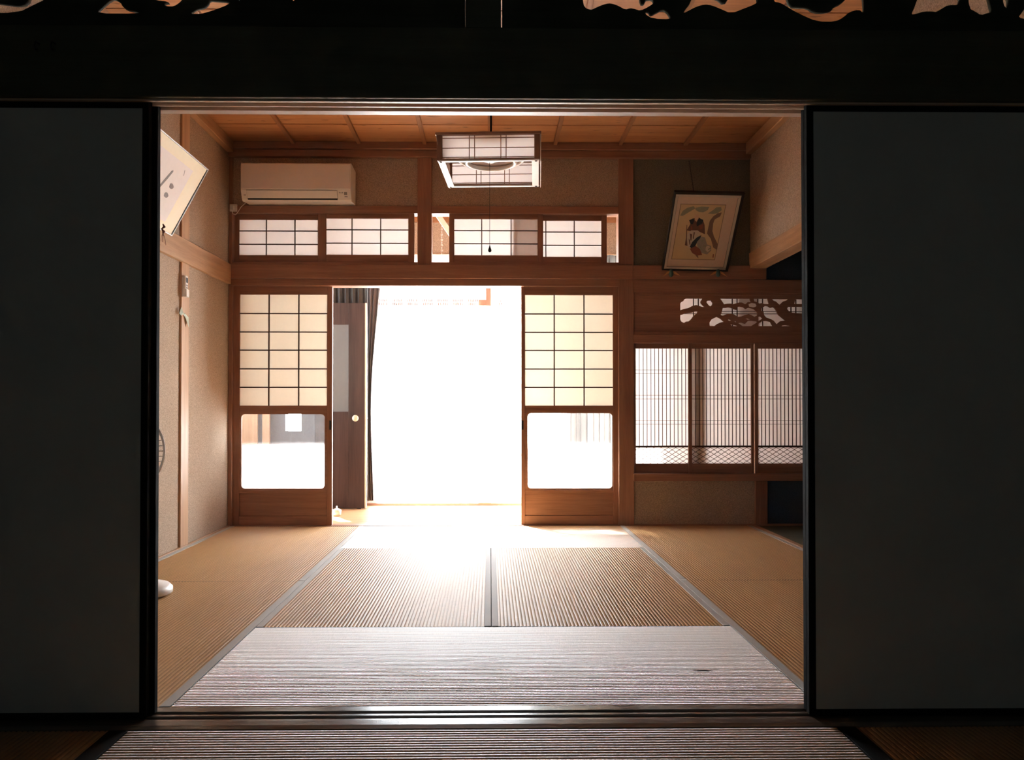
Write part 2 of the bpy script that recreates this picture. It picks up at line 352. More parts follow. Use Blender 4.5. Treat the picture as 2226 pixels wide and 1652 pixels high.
# right wall: hanging wall over the alcove, lower beam
wr = struct('wall_right', (XR, 4.4, 2.0))
zb0, zb1 = atX(1738, 528, XR).z, atX(1738, 487, XR).z
box('plaster_bay', (XR, XR + 0.08), (YF1, YB), (zb1, ZC), PLA, wr)
box('alcove_beam', (XR - 0.012, XR + 0.11), (YF1, YB), (zb0, zb1), WY, wr, 0.003)
box('alcove_back', (2.95, 3.05), (YF1, YB2), (-0.06, ZC), NAVY, wr)
box('alcove_ceiling', (XR + 0.08, 2.95), (YF1, YB), (2.45, 2.49), NAVY, wr)
box('alcove_near_end', (XR + 0.0, 2.95), (YF1, YF1 + 0.3), (-0.06, 2.45), NAVY, wr)
tag(box('trim_2', (XR - 0.005, XR + 0.035), (YF1 + 0.3, YB), (-0.05, 0.004), WY, None, 0.002), None, None, None, 'structure')
tag(box('alcove_floor', (XR + 0.035, 2.95), (YF1 + 0.3, YB), (-0.05, -0.004), KAM, None), None, None, None, 'structure')
# ceiling of the bright room : cedar planks above battens
ce = struct('ceiling', (0, 4.4, ZC))
ny = 9
for i in range(ny):
    y0 = YF1 + (YB - YF1) * i / ny; y1 = YF1 + (YB - YF1) * (i + 1) / ny + 0.004
    box('plank', (XL - 0.05, XR + 0.05), (y0, y1), (ZC + 0.004 * (i % 2), ZC + 0.02 + 0.004 * (i % 2)), CEIL, ce)
for k in range(1, 8):
    x = XL + 0.005 + 0.4875 * k
    box('batten', (x - 0.014, x + 0.014), (YF1, YB - 0.03), (ZC - 0.022, ZC + 0.001), CEILB, ce, 0.002)
tag(box('trim_3', (XL, XR), (YB - 0.055, YB + 0.02), (zs(329, YB), ZC), WX, None, 0.004), None, None, None, 'structure')
tag(box('trim_4', (XL, XR), (YB - 0.03, YB + 0.02), (zs(344, YB), zs(329, YB)), WX, None, 0.003), None, None, None, 'structure')
tag(box('trim_5', (XL, XL + 0.05), (YF1, YB - 0.055), (ZC - 0.085, ZC), WY, None, 0.004), None, None, None, 'structure')
tag(box('trim_6', (XR - 0.05, XR), (YF1, YB - 0.055), (ZC - 0.085, ZC), WY, None, 0.004), None, None, None, 'structure')
box('roof_deck', (-3.4, 3.4), (-2.2, 8.6), (2.95, 3.05), KAM, ce)

# back wall
wb = struct('wall_back', (0, YB, 0))
Z0 = zs(448, YB); Z1 = zs(464, YB); Z2 = zs(570, YB); Z3 = zs(577, YB); Z4 = zs(607, YB); Z5 = zs(622, YB); ZT = zs(340, YB)
def bp(name, p0, p1, z0, z1, m, y=(YB + 0.02, YB2), bev=0.0): return box(name, (xs(p0, YB), xs(p1, YB)), y, (z0, z1), m, wb, bev)
bp('plaster_panel', 500, 909, Z0, ZC, PLA); bp('plaster_panel', 936, 1345, Z0, ZC, PLA); bp('plaster_panel', 1376, 1640, Z3, ZC, GREYP)
bp('post', 496, 503.5, 0, ZC, WZ, (YB - 0.003, YB2), 0.002)
bp('post', 907, 938, Z3, ZC, WZ, (YB - 0.004, YB2), 0.003)
bp('post', 1345, 1378, 0, ZC, WZ, (YB - 0.006, YB2), 0.003)
bp('post', 1634, 1668, Z3, ZC, WZ, (YB - 0.002, YB2), 0.003)
bp('transom_head', 500, 908, Z1, Z0, WX, (YB, YB2), 0.002); bp('transom_head', 937, 1346, Z1, Z0, WX, (YB, YB2), 0.002)
bp('transom_sill', 500, 908, Z3 - .002, Z2, WX, (YB, YB2), 0.002); bp('transom_sill', 937, 1346, Z3 - .002, Z2, WX, (YB, YB2), 0.002)
bp('head_rail', 498, 1375, Z4, Z3, WX, (YB - 0.03, YB + 0.05), 0.003)
bp('head_rail', 1375, 1665, Z4, Z3, WX, (YB - 0.03, YB + 0.05), 0.003)
bp('lintel', 498, 1348, Z5, Z4 - 0.001, WX, (YB - 0.012, YB2), 0.002)
zz = {k: zs(k, YB) for k in (607, 625, 636, 727, 745, 1030, 1046)}
bp('lintel', 1376, 2000, zz[636], Z4 - 0.001, WX, (YB - 0.010, YB2), 0.002)
bp('plaster_panel', 1664, 2000, Z4, ZC, NAVY)
bp('plaster_panel', 1376, 1642, -0.06, zz[1046], PLA); bp('plaster_panel', 1666, 2000, -0.06, zz[1046], NAVY, (YB + 0.06, YB2 + .02))
bp('post', 1641, 1668, -0.05, zz[1046], WZ, (YB - 0.002, YB2), 0.003)
bp('rail', 1376, 2000, zz[745], zz[727], WX, (YB - 0.008, YB2), 0.002)
bp('sill', 1376, 2000, zz[1046], zz[1030], WX, (YB - 0.025, YB2), 0.003)
bp('outer_fill', 380, 500, -0.06, ZC, PLA, (YB, YB2))
tag(box('trim_7', (XL, xs(1348, YB)), (YB, YB2), (-0.06, 0.002), WX, None, 0.001), None, None, None, 'structure')
tag(box('trim_8', (xs(1348, YB), 2.9), (YB - 0.012, YB + .03), (-0.06, 0.008), WX, None, 0.001), None, None, None, 'structure')

# ---------------------------------------------------------------- sliding shoji doors
def rounded_hole(x0, x1, z0, z1, r, n=6):
    pts = []
    for (cx, cz, a0) in ((x1 - r, z1 - r, 0), (x0 + r, z1 - r, 90), (x0 + r, z0 + r, 180), (x1 - r, z0 + r, 270)):
        for k in range(n + 1):
            a = R(a0 + 90 * k / n); pts.append((cx + r * math.cos(a), cz + r * math.sin(a)))
    return pts
def shoji_door(name, X, P, C, G, K, label, slot):
    Y = 6.345
    x = [xs(p, Y) for p in X]; e = struct(name, ((x[0] + x[1]) / 2, Y, 0), label)
    zz_ = lambda p: zs(p, Y)
    top, b1 = 619, zz_(1141)
    px0, px1 = xs(P[0], Y), xs(P[1], Y); pz1, pz0 = zz_(P[2]), zz_(P[3])
    y = (Y, Y + 0.032)
    box('stile', (x[0], px0 + 0.001), y, (0.0, zz_(top)), WZ, e, 0.002)
    box('stile', (px1 - 0.001, x[1]), y, (0.0, zz_(top)), WZ, e, 0.002)
    box('top_rail', (px0, px1), (Y + .001, Y + .03), (pz1, zz_(top)), WX, e, 0.002)
    gx0, gx1 = xs(G[0], Y), xs(G[1], Y); gz1, gz0 = zz_(G[2]), zz_(G[3])
    fz1, fz0 = pz0, zz_(K[0])
    carved('glass_surround', [(px0, fz0), (px1, fz0), (px1, fz1), (px0, fz1)], [rounded_hole(gx0, gx1, gz0, gz1, 0.028)], Y + .004, 0.022, WX, e)
    box('bead', (px0, px1), (Y - .001, Y + .006), (zz_(891), zz_(893.5)), WX, e)
    pane('glass_pane', (gx0 - .01, gx1 + .01), Y + .018, (gz0 - .01, gz1 + .01), FRST, e)
    box('middle_rail', (px0, px1), (Y + .0005, Y + .03), (zz_(K[0] + 6), zz_(K[0] - 1)), WX, e, 0.002)
    box('kick_board', (px0, px1), (Y + .010, Y + .024), (zz_(K[1]), zz_(K[0] + 6)), WX, e)
    box('bottom_rail', (px0, px1), (Y + .001, Y + .03), (0.002, zz_(K[1])), WX, e, 0.002)
    vx = [px0] + [xs(c, Y) for c in C[0]] + [px1]; vz = [pz1] + [zz_(c) for c in C[1]] + [pz0]
    for i in range(len(vx) - 1):
        for j in range(len(vz) - 1):
            pane('paper_pane', (vx[i], vx[i + 1]), Y + .016, (vz[j + 1], vz[j]), SHO, e)
    t = 0.0042
    for v in vx[1:-1]: box('muntin', (v - t, v + t), (Y + .003, Y + .0155), (pz0, pz1), KZ, e)
    for v in vz[1:-1]: box('muntin', (px0, px1), (Y + .0035, Y + .0154), (v - t, v + t), KX, e)
    hx = xs(slot, Y); box('finger_pull', (hx - .007, hx + .007), (Y - .0012, Y + .01), (zz_(934), zz_(914)), BLK, e, 0.001)
rows = [682, 722, 761.5, 802, 842]
shoji_door('door_1', (504, 722), (520, 711, 641, 882), ([583.5, 648.5], rows), (524, 706, 900, 1062), (1066, 1121),
           'sliding paper and glass door on the left, next to the bright gap and the dark woodgrain door', 718)
shoji_door('door_2', (1133, 1346), (1141, 1333, 641, 882), ([1205, 1270], rows), (1147, 1331, 898, 1062), (1066, 1121),
           'sliding paper and glass door right of the bright gap, against the tall wooden post', 1136)

# ---------------------------------------------------------------- transom shoji windows
def transom(name, X, P, V, Hh, label, Y=6.335, wide=None):
    x0, x1 = xs(X[0], Y), xs(X[1], Y); e = struct(name, ((x0 + x1) / 2, Y, zs(520, Y)), label)
    a0, a1 = xs(P[0], Y), xs(P[1], Y); z1, z0 = zs(P[2], Y), zs(P[3], Y)
    T, B = zs(463, Y), zs(571, Y)
    box('stile', (x0, a0), (Y, Y + .026), (B, T), WZ, e, .002); box('stile', (a1, x1), (Y, Y + .026), (B, T), WZ, e, .002)
    box('top_rail', (a0, a1), (Y + .001, Y + .025), (z1, T), WX, e, .002); box('bottom_rail', (a0, a1), (Y + .001, Y + .025), (B, z0), WX, e, .002)
    vx = [a0] + [xs(c, Y) for c in V] + [a1]; vz = [z1] + [zs(c, Y) for c in Hh] + [z0]
    for i in range(len(vx) - 1):
        for j in range(len(vz) - 1): pane('paper_pane', (vx[i], vx[i + 1]), Y + .013, (vz[j + 1], vz[j]), SHO3, e)
    t = .0035
    for v in vx[1:-1]: box('muntin', (v - t, v + t), (Y + .003, Y + .0125), (z0, z1), KZ, e)
    for v in vz[1:-1]: box('muntin', (a0, a1), (Y + .0035, Y + .0124), (v - t, v + t), KX, e)
transom('window_1', (504, 705), (518, 690, 479, 556), [577, 639.5], [503, 532], 'small paper transom window under the air conditioner, leftmost of the row', 6.365)
transom('window_2', (690, 900), (708, 887, 475.5, 554.5), [764, 826.5], [500, 529], 'small paper transom window left of the short central post')
transom('window_3', (976, 1181), (987, 1169, 476, 555), [1047, 1111], [501, 529.5], 'small paper transom window above the doorway, behind the lamp pull cord')
transom('window_4', (1114, 1320), (1123, 1308, 479, 558), [1187, 1249], [503.5, 532.5], 'small paper transom window at the right end of the row, its left part behind its neighbour', 6.365)

# ---------------------------------------------------------------- low lattice windows (shoin) on the right
def lattice_window(name, X, P, label, n, Y, hz):
    x0, x1 = xs(X[0], Y), xs(X[1], Y); e = struct(name, ((x0 + x1) / 2, Y, zs(1030, YB)), label)
    a0, a1 = xs(P[0], Y), xs(P[1], Y)
    z1, zm1, zm0, z0, B, T = zs(757, Y), zs(969, Y), zs(973, Y), zs(1008, Y), zs(1030.5, YB) , zs(744.5, YB)
    box('stile', (x0, a0), (Y, Y + .024), (B, T), WZ, e, .002); box('stile', (a1, x1), (Y, Y + .024), (B, T), WZ, e, .002)
    box('top_rail', (a0, a1), (Y + .001, Y + .023), (z1, T), WX, e, .001)
    box('bottom_rail', (a0, a1), (Y + .001, Y + .023), (B, z0), WX, e, .001)
    box('middle_rail', (a0, a1), (Y + .001, Y + .02), (zm0, zm1), KX, e)
    pane('paper_pane', (a0, a1), Y + .016, (zm1, z1), SHO4, e); pane('paper_pane', (a0, a1), Y + .016, (z0, zm0), SHO4, e)
    t = .0016
    for i in range(1, n):
        x = a0 + (a1 - a0) * i / n; box('slat', (x - t, x + t), (Y + .004, Y + .0155), (zm1, z1), KZ, e)
    for k in hz:
        v = zs(k, Y); box('cross_slat', (a0, a1), (Y + .001, Y + .004), (v - t, v + t), KX, e)
    # diamond lattice, two crossing sets clipped to the opening
    hgt = zm0 - z0; wdt = a1 - a0; sl = 0.62; st = 0.0555
    for sgn in (1, -1):
        k = -int(hgt / sl / st) - 2
        while k * st < wdt + hgt / sl + st:
            u0 = k * st
            # line: u = u0 + sgn * s/sl , s in 0..hgt
            pts = []
            s_a, s_b = 0.0, hgt
            f = lambda s: u0 + sgn * s / sl
            if sgn > 0: s_a = max(0, (0 - u0) * sl); s_b = min(hgt, (wdt - u0) * sl)
            else: s_a = max(0, (u0 - wdt) * sl); s_b = min(hgt, u0 * sl)
            if s_b - s_a > 0.004:
                p = Vector((a0 + f(s_a), Y + .007 + .002 * sgn, z0 + s_a)); q = Vector((a0 + f(s_b), Y + .007 + .002 * sgn, z0 + s_b))
                d = (q - p).normalized(); nn = Vector((-d.z, 0, d.x)) * .0016; dy = Vector((0, .002, 0))
                vs = [p - nn - dy, p + nn - dy, q + nn - dy, q - nn - dy, p - nn + dy, p + nn + dy, q + nn + dy, q - nn + dy]
                c = (p + q) / 2
                me = fix_normals(mesh_from([v - c for v in vs], [(0, 1, 2, 3), (7, 6, 5, 4), (0, 4, 5, 1), (1, 5, 6, 2), (2, 6, 7, 3), (3, 7, 4, 0)], KX))
                link('lattice_strip', me, e, c)
            k += 1
hzz = [804, 811.5, 859, 867, 914, 922]
lattice_window('window_5', (1377, 1521), (1382, 1508), 'low slatted paper window on the right, touching the tall post', 15, 6.37, hzz)
lattice_window('window_6', (1497, 1639), (1504.5, 1633), 'middle low slatted paper window, with a shadowed strip at its left edge', 16, 6.335, hzz)
lattice_window('window_7', (1641.5, 1790), (1648, 1782), 'low slatted paper window at the right, beside the black sliding panel edge', 16, 6.335, hzz)
# ---------------------------------------------------------------- carved pine transom over the low windows
def c6(p): return (xs(1460 + p[0] / 7.42, 6.325), zs(630 + p[1] / 7.42, 6.325))
pine = [
 [(143,330),(143,215),(160,190),(195,175),(205,150),(240,132),(505,132),(490,160),(472,185),(480,215),(540,272),(500,272),(440,250),(400,240),(340,255),(270,292),(200,305)],
 [(143,400),(180,392),(230,372),(330,362),(385,342),(425,342),(415,372),(355,420),(320,470),(280,505),(235,508),(205,530),(160,510),(143,480)],
 [(563,190),(590,165),(640,165),(668,205),(660,240),(628,262),(595,235)],
 [(785,133),(1270,133),(1275,160),(1290,190),(1240,190),(1215,215),(1190,225),(1140,200),(1100,198),(1050,210),(1000,225),(960,215),(900,218),(850,228),(835,200)],
 [(830,285),(880,282),(920,275),(960,280),(1000,300),(1060,320),(1060,270),(1100,262),(1160,272),(1200,300),(1250,280),(1330,300),(1390,360),(1388,410),(1340,430),(1290,400),(1250,388),(1190,400),(1130,425),(1080,430),(1050,415),(1020,395),(960,378),(900,385),(830,412),(795,400),(815,350)],
 [(615,570),(615,520),(650,470),(735,428),(790,455),(855,512),(800,520),(740,545),(700,580),(625,580)],
 [(910,480),(930,465),(965,478),(960,500),(925,496)], [(1010,495),(1050,500),(1060,515),(1030,518)],
 [(950,545),(1060,570),(1060,582),(975,582)],
 [(1075,530),(1130,520),(1190,540),(1240,490),(1300,490),(1385,500),(1388,520),(1290,582),(1150,582)],
 [(1185,460),(1240,452),(1290,475),(1230,476)],
 [(1300,200),(1370,210),(1385,250),(1360,270),(1320,278),(1255,265),(1245,225)],
 [(1330,133),(1555,133),(1580,222),(1500,222),(1470,205),(1420,215),(1390,190),(1340,180)],
 [(1625,140),(1888,140),(1860,165),(1810,180),(1750,235),(1725,215),(1690,180),(1655,172)],
 [(1450,330),(1455,290),(1520,250),(1560,255),(1600,280),(1650,270),(1680,300),(1730,395),(1845,490),(1760,500),(1700,550),(1650,490),(1600,465),(1530,440),(1495,395),(1490,350)],
 [(1405,425),(1440,420),(1475,455),(1440,480),(1405,500)],
 [(1405,580),(1405,540),(1470,495),(1540,495),(1600,510),(1640,580)],
 [(1770,582),(1800,565),(1850,562),(1900,570),(1940,582)],
 [(1870,300),(1885,265),(2150,262),(2150,380),(1960,365),(1900,340)],
 [(1985,220),(2005,140),(2150,140),(2150,220)],
 [(2230,200),(2300,150),(2420,170),(2440,260),(2360,330),(2260,300)], [(2250,420),(2330,380),(2460,430),(2420,540),(2280,550)],
]
cw = thing('carved_transom', 'carved pine tree openwork panel over the low slatted windows', 'transom', (xs(1560, YB), 6.325, zs(727, YB)))
carved('carved_board', [(xs(1378, YB), zz[727]), (xs(2000, YB), zz[727]), (xs(2000, YB), zz[636]), (xs(1378, YB), zz[636])],
       [[c6(q) for q in p] for p in pine], 6.325, 0.014, WX, cw)
box('board_frame', (xs(1379, YB), xs(2000, YB)), (YB + .004, YB + .018), (zs(641, YB), zz[636]), WX, cw, .001)
box('board_frame', (xs(1379, YB), xs(2000, YB)), (YB + .004, YB + .018), (zz[727], zs(721, YB)), WX, cw, .001)
w8 = struct('window_8', (xs(1600, YB), 6.38, zs(680, YB)), 'paper window with thin bars behind the carved pine panel')
Y8 = 6.385
pane('paper_pane', (xs(1470, Y8), xs(1990, Y8)), Y8 + .012, (zs(722, Y8), zs(640, Y8)), SHO3, w8)
pane('paper_pane', (xs(1603.5, Y8), xs(1648.5, Y8)), Y8 + .02, (zs(722, Y8), zs(640, Y8)), SHO3, w8)
for p in (1508.5, 1519, 1593, 1603.5, 1648.5, 1659, 1721, 1731.5, 1790, 1800): x = xs(p, Y8); box('muntin', (x - .003, x + .003), (Y8, Y8 + .01), (zs(722, Y8), zs(640, Y8)), KZ, w8)
for p in (675.8, 681.2): v = zs(p, Y8); box('muntin', (xs(1470, Y8), xs(1990, Y8)), (Y8 + .001, Y8 + .009), (v - .002, v + .002), KX, w8)

# ---------------------------------------------------------------- veranda behind the back wall
vf = struct('veranda_floor', (0, 7.0, -0.03))
for i in range(9):
    y0 = YB2 + (YO - YB2) * i / 9; box('floor_board', (-2.75, 3.4), (y0 + .001, y0 + (YO - YB2) / 9 - .0008), (-0.04, 0.0), ENG, vf, .001)
vw = struct('wall_outer', (0, YO, 0))
box('sill_beam', (-1.12, 1.35), (YO, YO + .12), (-0.10, 0.02), WX, vw)
box('head_beam', (-1.2, 2.0), (YO - .02, YO + .12), (2.235, 2.275), WZL, vw, .002)
box('plaster_panel', (-3.4, 3.4), (YO, YO + .12), (2.27, 2.56), PLA, vw)
box('top_beam', (-3.4, 3.4), (YO - .03, YO + .12), (2.56, 2.70), CEILB, vw)
box('plaster_panel', (1.35, 3.4), (YO, YO + .12), (-.1, 2.27), PLA, vw)
# left part: grey wall with a small bright window, post, brown board
gx = [xs(p, YO) for p in (620, 655)]; gz = [zs(p, YO) for p in (937, 800)]
box('grey_panel', (xs(588, YO), gx[0]), (YO, YO + .12), (-.1, 2.27), GREYW, vw); box('grey_panel', (gx[1], -1.12), (YO, YO + .12), (-.1, 2.27), GREYW, vw)
box('grey_panel', gx, (YO, YO + .12), (-.1, gz[0]), GREYW, vw); box('grey_panel', gx, (YO, YO + .12), (gz[1], 2.27), GREYW, vw)
box('post', (xs(572, YO), xs(588, YO)), (YO - .03, YO + .12), (0, 2.27), WZL, vw, .002)
box('grey_panel', (xs(561, YO), xs(572, YO)), (YO, YO + .12), (0, 2.27), GREYW, vw)
box('brown_board', (-3.4, xs(561, YO)), (YO - .02, YO + .12), (0, 2.27), WZL, vw)
vc = struct('ceiling_veranda', (0, 7.0, 2.7)); box('board', (-3.4, 3.4), (YB2, YO + .1), (2.70, 2.74), CEILB, vc)
box('eave', (-3.4, 3.4), (YO + .12, 8.35), (2.62, 2.68), KAM, vc)
ve = struct('wall_veranda_end', (-2.8, 7.0, 0)); box('plaster_panel', (-2.85, -2.75), (YB2 - .1, 6.62), (-.1, 2.8), PLA, ve); box('plaster_panel', (-2.85, -2.75), (7.48, YO + .1), (-.1, 2.8), PLA, ve)
box('plaster_panel', (-2.85, -2.75), (6.62, 7.48), (-.1, .75), PLA, ve); box('plaster_panel', (-2.85, -2.75), (6.62, 7.48), (2.2, 2.8), PLA, ve)
e12 = struct('window_12', (-2.8, 7.05, .75))  # unseen end window, added to light the left paper door from behind
o = pane('glass_pane', (-.43, .43), 0, (.75, 2.2), GLS, e12); o.rotation_euler = (0, 0, R(90)); o.location = (0, 0, .725)
for (ya_, yb2_) in ((6.62, 6.66), (7.03, 7.07), (7.44, 7.48)): box('stile', (-2.82, -2.79), (ya_, yb2_), (.75, 2.2), ALU, e12, .002)
for (za_, zb2_) in ((.75, .79), (2.16, 2.2)): box('rail', (-2.819, -2.791), (6.66, 7.44), (za_, zb2_), ALU, e12, .002); box('plaster_panel', (3.3, 3.4), (YB2 - .1, YO + .1), (-.1, 2.8), PLA, ve)
tag(box('curtain_rail', (-1.4, 1.9), (YO - .064, YO - .048), (2.245, 2.262), WHT), 'white curtain rail along the top of the veranda window', 'curtain rail')
pa, pb = atY(951, 466, 7.2), atY(982, 512, 7.2)
dd = (pb - pa); mid_ = (pa + pb) / 2
o = box('diagonal_brace', (mid_.x - .16, mid_.x + .16), (7.18, 7.22), (mid_.z - .022, mid_.z + .022), WHT, vc, .002); o.rotation_euler = (0, math.atan2(-dd.z, dd.x), 0)
ch = thing('hanging_chain', 'thin pale chain hanging in the gap left of the transom above the doorway', 'chain', atY(960.5, 470, 7.3))
ca, cb = atY(960.5, 440, 7.3), atY(960.5, 568, 7.3)
for k in range(22):
    tt = ca + (cb - ca) * (k / 22); o = torus('chain_link', .007, .0018, tt, ALU, ch, 'X' if k % 2 else 'Z', 10, 5)
    if k % 2 == 0: o.rotation_euler = (R(90), 0, 0)
# glazed sliding sashes
for i, (a, b, yy) in enumerate(((-1.12, 0.02, YO + .02), (-0.03, 0.72, YO + .06), (0.67, 1.35, YO + .02))):
    e = struct('window_%d' % (9 + i), ((a + b) / 2, yy, 0.02), ['veranda glass sash behind the left lace curtain', 'veranda glass sash behind the right lace curtain', 'veranda glass sash behind the beige curtain'][i])
    m_ = ALU
    box('stile', (a, a + .035), (yy, yy + .03), (.02, 2.235), m_, e, .002); box('stile', (b - .035, b), (yy, yy + .03), (.02, 2.235), m_, e, .002)
    box('rail', (a, b), (yy + .001, yy + .029), (.02, .07), m_, e); box('rail', (a, b), (yy + .001, yy + .029), (2.19, 2.235), m_, e)
    pane('glass_pane', (a + .03, b - .03), yy + .015, (.06, 2.2), GLS, e)
tag(box('trim_9', (xs(1056, YO - .02), xs(1067, YO - .02)), (YO - .03, YO - .002), (zs(665, YO), 2.23), WZ, None, .002), None, None, None, 'structure')
tag(box('trim_10', (-1.1, xs(1056, YO - .02)), (YO - .03, YO - .002), (zs(665, YO), zs(652, YO)), WX, None, .002), None, None, None, 'structure')
box('exterior_ground', (-14, 14), (YO + .2, 34), (-0.5, -0.42), GRND)['kind'] = 'structure'
# garden wall far behind, pale
def curtain(name, x0, x1, z0, z1, Y, amp, n, m, parent=None, drift=None, seedk=0):
    rnd = random.Random(seedk); nx, nz = n * 8, 14
    ph = [rnd.uniform(-.6, .6) for _ in range(n + 1)]
    vs, fs = [], []
    for j in range(nz + 1):
        v = j / nz; z = z1 + (z0 - z1) * v
        for i in range(nx + 1):
            u = i / nx; a = u * n * 2 * math.pi; p = ph[int(u * n * .999)]
            L, Rr = x0, x1
            if drift: L, Rr = drift(v)
            vs.append((L + (Rr - L) * (u + .12 / n * math.sin(a * 2 + p)), Y + amp * math.sin(a + p * math.sin(v * 3)) * (.8 + .4 * v), z))
    for j in range(nz):
        for i in range(nx):
            a = j * (nx + 1) + i; fs.append((a, a + 1, a + nx + 2, a + nx + 1))
    c = Vector(((x0 + x1) / 2, Y, z1))
    return link(name, mesh_from([Vector(q) - c for q in vs], fs, m, True), parent, c)
xg = xs(1040, YO - .08), xs(1069, YO - .08)
for i, (a, b, lb) in enumerate(((-1.02, xg[0], 'white lace curtain left of the thin gap in the veranda window'), (xg[1], 1.33, 'white lace curtain right of the thin gap in the veranda window'))):
    e = thing('lace_curtain', lb, 'curtain', ((a + b) / 2, YO - .085, 2.25))
    curtain('lace_cloth', a, b, .03, 2.25, YO - .085, .014, 10 + 6 * i, LACE, e, None, i)
    yb = YO - .106; vs, fs = [], []
    x = a + .015
    while x < b - .07:
        for q in range(6):
            xx = x + q * .0155
            for (u0, u1, v0, v1) in ((0, .007, 650, 656), (.003, .010, 658, 664)):
                k = len(vs); vs += [(xx + u0, 0, zs(v1, yb)), (xx + u1, 0, zs(v1, yb)), (xx + u1, 0, zs(v0, yb)), (xx + u0, 0, zs(v0, yb))]; fs.append((k, k + 1, k + 2, k + 3))
        x += .135
    link('embroidered_band', mesh_from(vs, fs, LACE2), e, (0, yb, 0))['kind'] = 'stuff'
e = thing('dark_curtain', 'grey pleated curtain hanging behind the dark woodgrain door', 'curtain', (-1.3, 7.5, 2.2))
curtain('cloth', xs(700, 7.5), xs(800, 7.5), zs(1116, 7.5), 2.24, 7.48, .025, 7, CURT, e, None, 5)
def dr(v):
    l = xs(800, 7.5); return (l, l + .10 + .03 * math.cos(v * 5.5) - .06 * v)
curtain('loose_edge', xs(800, 7.5), xs(820, 7.5), .06, 2.24, 7.47, .02, 3, plain('grey_curtain_edge', (0.22, 0.20, 0.21), .9, .1), e, dr, 6)
e = thing('beige_curtain', 'sheer beige striped curtain seen through the right glass door', 'curtain', (.9, 7.5, 2.2))
curtain('cloth', xs(1233, 7.48), 1.5, .05, 2.24, 7.47, .022, 8, CURB, e, None, 8)
# dark woodgrain door panel
e = thing('woodgrain_door', 'dark woodgrain door panel with frosted strip and round knob, ajar on the veranda', 'door', (xs(760, 7.36), 7.36, 0))
Y = 7.36
x0, x1 = xs(684, Y), xs(793, Y); z0, z1 = zs(1104, Y), zs(659, Y)
g0, g1 = xs(710, Y), xs(757, Y); k0, k1 = zs(895, Y), zs(706, Y)
box('door_leaf', (x0, g0), (Y, Y + .035), (z0, z1), DKW, e, .002); dl_ = box('door_leaf', (g1, x1), (Y, Y + .035), (z0, z1), DKW, e, .002)
box('door_leaf', (g0, g1), (Y + .0005, Y + .0345), (z0, k0), DKW, e); box('door_leaf', (g0, g1), (Y + .0005, Y + .0345), (k1, z1), DKW, e)
FG = plain('frosted_strip', (.17, .18, .19), .5, .4, .04); box('frosted_strip', (g0, g1), (Y + .01, Y + .02), (k0, k1), FG, e)
box('pale_edge', (x1, x1 + .012), (Y, Y + .035), (z0, z1), plain('pale_edge', (.85, .7, .55), .5), dl_)
kx, kz = xs(774, Y), zs(909, Y)
lathe('knob', [(.008, 0), (.008, -.02), (.024, -.026), (.028, -.038), (.022, -.05), (.004, -.054)], (kx, Y, kz), plain('pale_knob', (.75, .6, .45), .4), dl_, 24, 'Y')
kx2 = xs(794, Y) ; lathe('knob', [(.005, 0), (.005, .02), (.012, .028), (.008, .04)], (kx2, Y + .035, kz), plain('pale_knob2', (.75, .6, .45), .4), dl_, 16, 'Y')
for xx in (x0 + .05, x1 - .05): box('foot', (xx - .015, xx + .015), (Y + .004, Y + .03), (0, z0), DKP, e)
# little white pot standing on the veranda floor
lathe('white_pot', [(.02, 0), (.034, .004), (.038, .045), (.018, .058), (.008, .062), (.006, .08)], atZ(732, 1121, 0), WHT, None, 24)
tag(bpy.data.objects['white_pot'], 'small white pot on the veranda floor at the foot of the woodgrain door', 'pot')

# ---------------------------------------------------------------- partition between the rooms
wf = struct('wall_front', (0, YF0, 1.75))
zk = 1.752
prism_x('track_head', [(YF0, 1.84), (YF0, zk), (YF0 + .012, zk), (YF0 + .012, zk + .012), (YF0 + .040, zk + .012), (YF0 + .040, zk), (YF0 + .047, zk), (YF0 + .047, zk + .012),
        (YF0 + .077, zk + .012), (YF0 + .077, zk), (YF1 + .008, zk), (YF1 + .008, 1.84)], (-3.0, 3.0), TRK, wf)
box('front_beam', (-3.0, 3.0), (YF0 - .022, YF0 - .001), (zk + .004, 1.958), KAM, wf, .003)
box('beam_core', (-3.0, 3.0), (YF0, YF1), (1.841, 1.958), KAM, wf)
wu = struct('wall_front_upper', (0, YF0, 2.45)); box('plaster_panel', (-3.0, 3.0), (YF0 + .02, YF1 - .01), (2.45, ZC + .08), GREYP, wu)
box('trim_12', (xs(1011, YF0), xs(1089, YF0)), (YF0, YF1), (1.958, ZC + .08), KAM, None, .002)['kind'] = 'structure'
box('upper_rail', (-3.0, 3.0), (YF0 + .005, YF1), (2.42, 2.47), KAM, wu)
box('trim_13', (-3.1, -1.98), (YF0 + .005, YF1 - .005), (-.05, ZC + .08), KAM)['kind'] = 'structure'; box('trim_14', (1.98, 3.1), (YF0 + .005, YF1 - .005), (-.05, ZC + .08), KAM)['kind'] = 'structure'
s0 = YF0
tag(prism_x('trim_11', [(2.325, -.05), (2.328, -.012), (2.338, -.004), (2.36, -.001), (s0, 0), (s0 + .012, 0), (s0 + .013, -.006), (s0 + .036, -.006), (s0 + .037, 0), (s0 + .050, 0),
        (s0 + .051, -.006), (s0 + .074, -.006), (s0 + .075, 0), (YF1 + .012, 0), (YF1 + .014, -.05)], (-3.0, 3.0), SILL), None, None, None, 'structure')
Yr = 2.425
def rn(p): return (xs(p[0], Yr), zs(p[1], Yr))
